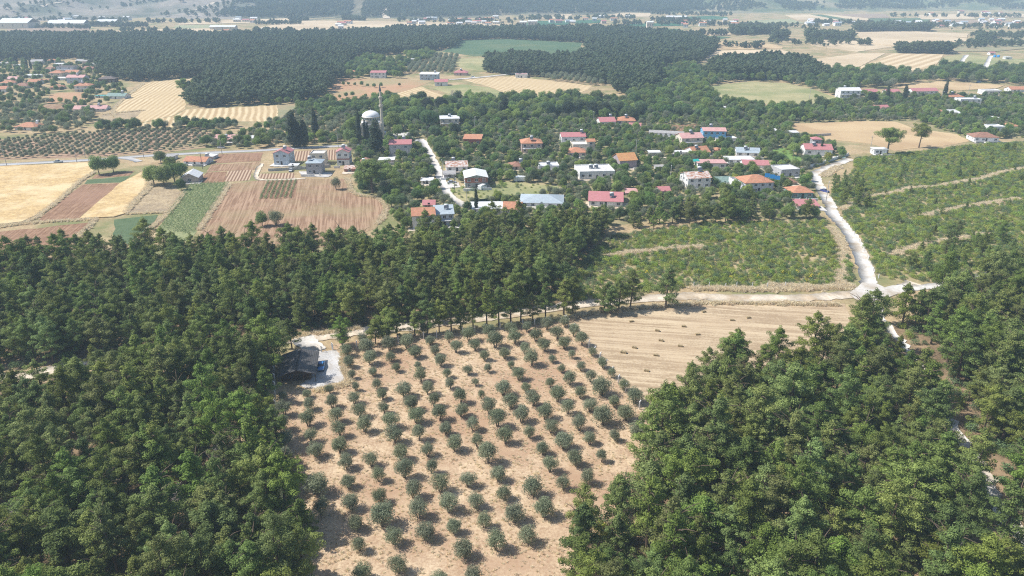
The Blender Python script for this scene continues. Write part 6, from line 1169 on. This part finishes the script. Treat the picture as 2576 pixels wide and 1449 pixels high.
def in_shrub(poly_u, spacing, seed, s0, s1, roads=.3, lines=None, protos=PROTO_SHRUB, label="", name="scrub", thr=None):
    x, y = grid_pts(poly(poly_u), spacing, seed); r = np.random.default_rng(seed); k = visible(x, y, 2, 30) & off_roads(x, y, roads) & clear_of_houses(x, y, .5, 2)
    if lines:
        for L in lines: k &= segdist(x, y, [P(*q)[:2] for q in L]) > r.uniform(.8, 2.4, x.size)
    if thr is not None: k &= fbm(x, y, 18, seed + 3) < thr
    x, y = x[k], y[k]; sc = r.uniform(s0, s1, x.size) * (1 + .22 * fbm(x, y, 25, seed + 4)); mass(name, label, "shrubs", np.stack([x, y, np.zeros(x.size)], 1), np.clip(sc, .25, 3), protos, seed=seed)
in_shrub(SCRUB1, 1.75, 81, .55, 1.15, lines=DRY_LINES, label="bright green scrub between the track and the village", thr=1.05)
in_shrub(SCRUB2, 1.75, 82, .55, 1.15, lines=DRY_LINES, label="bright green scrub covering the slope east of the dirt road", thr=1.1)
for s, (q, lab) in enumerate([(FOREST_A, "undergrowth under the middle pine wood"), (FOREST_B, "undergrowth under the left pine wood"), (FOREST_C, "undergrowth under the right pine wood")]):
    in_shrub(q, 3.2, 83 + s, .6, 1.5, roads=.6, protos=[PROTO_SHRUB[2], PROTO_SHRUB[4], PROTO_SHRUB[0]], label=lab, name="undergrowth", thr=.75)
in_shrub(VIL, 4.2, 88, .4, 1.1, label="low garden shrubs between the village houses", name="garden_shrubs", thr=.4, protos=PROTO_SHRUB)
x, y = grid_pts(poly([(1560, 690), (1700, 640), (1900, 640), (2090, 640), (2100, 715), (1720, 715)]), 5, 90); k = fbm(x, y, 20, 4) > .35; x, y = x[k], y[k]
mass("broom_flowers", "yellow flowering broom dotted through the scrub", "flowers", np.stack([x, y, np.full(x.size, .9)], 1), np.random.default_rng(1).uniform(.7, 1.5, x.size), PROTO_BROOM, seed=91)
x, y = along(DRY_LINES, 22, .9, 92); mass("dry_grass", "pale dry grass streaks through the scrub", "grass", np.stack([x, y, np.zeros(x.size)], 1), np.random.default_rng(2).uniform(1.0, 2.0, x.size), PROTO_TUFT, seed=92)
x, y = along(VERGES, 9, .55, 93); mass("dry_grass", "tall dry grass along the field verges", "grass", np.stack([x, y, np.zeros(x.size)], 1), np.random.default_rng(2).uniform(1.0, 2.0, x.size), PROTO_TUFT, seed=93)
x, y = grid_pts(OW, .72, 94, .6); k = visible(x, y, 1, 5) & (fbm(x, y, 7, 12) + .6 * fbm(x, y, 2.2, 13) > -.15); x, y = x[k], y[k]
mass("dry_grass", "dry straw tufts covering the orchard ground", "grass", np.stack([x, y, np.zeros(x.size)], 1), np.random.default_rng(4).uniform(.35, .85, x.size), PROTO_TUFT, seed=94)
def crop(poly_u, rs, along_, ang, seed, s0, s1, label):
    pl = poly(poly_u); mn, mx = pl.min(0), pl.max(0); c = (mn + mx) / 2; Rr = np.linalg.norm(mx - mn) / 2; r = np.random.default_rng(seed); X, Y = np.meshgrid(np.arange(-Rr, Rr, rs), np.arange(-Rr, Rr, along_)); X = X.ravel() + r.normal(0, .12, X.size); Y = Y.ravel() + r.normal(0, .12, Y.size)
    x = c[0] + X * math.cos(ang) - Y * math.sin(ang); y = c[1] + X * math.sin(ang) + Y * math.cos(ang); k = inpoly(x, y, pl); k[k] &= r.uniform(size=k.sum()) > .06; x, y = x[k], y[k]
    mass("crop_rows", label, "crop", np.stack([x, y, np.zeros(x.size)], 1), r.uniform(s0, s1, x.size), PROTO_CROP, seed=seed)
crop(tl(6, [(110, 822), (415, 806), (382, 990), (28, 1002)]), 2.1, .55, -R(RA(655, 500, 675, 457)), 95, .9, 1.6, "rows of green vegetables in the tilled field")
crop(tl(5, [(1925, 592), (2300, 578), (2290, 625), (2110, 890), (2060, 912), (1990, 1060), (1900, 1100), (1600, 1040), (1700, 880), (1760, 790)]), 1.5, .7, -R(RA(500, 580, 575, 460)), 96, .8, 1.5, "leafy rows of the pale green crop")

# ------------------------------------------------------------------ haze: even air over the whole place
hz = bpy.data.materials.new("haze"); hz.use_nodes = True; t = hz.node_tree; t.nodes.remove(t.nodes["Principled BSDF"])
pv = t.nodes.new("ShaderNodeVolumePrincipled"); pv.inputs["Color"].default_value = (.60, .80, 1, 1); pv.inputs["Density"].default_value = .00023; pv.inputs["Anisotropy"].default_value = 0
t.links.new(pv.outputs[0], t.nodes["Material Output"].inputs["Volume"])
zmax = 190
tag(MB().box(GX0 - 40, GX1 + 40, GY0 - 40, GY1 + 40, -2.5, zmax).build("haze", hz), "thin summer haze over the plain", "haze", kind="stuff")
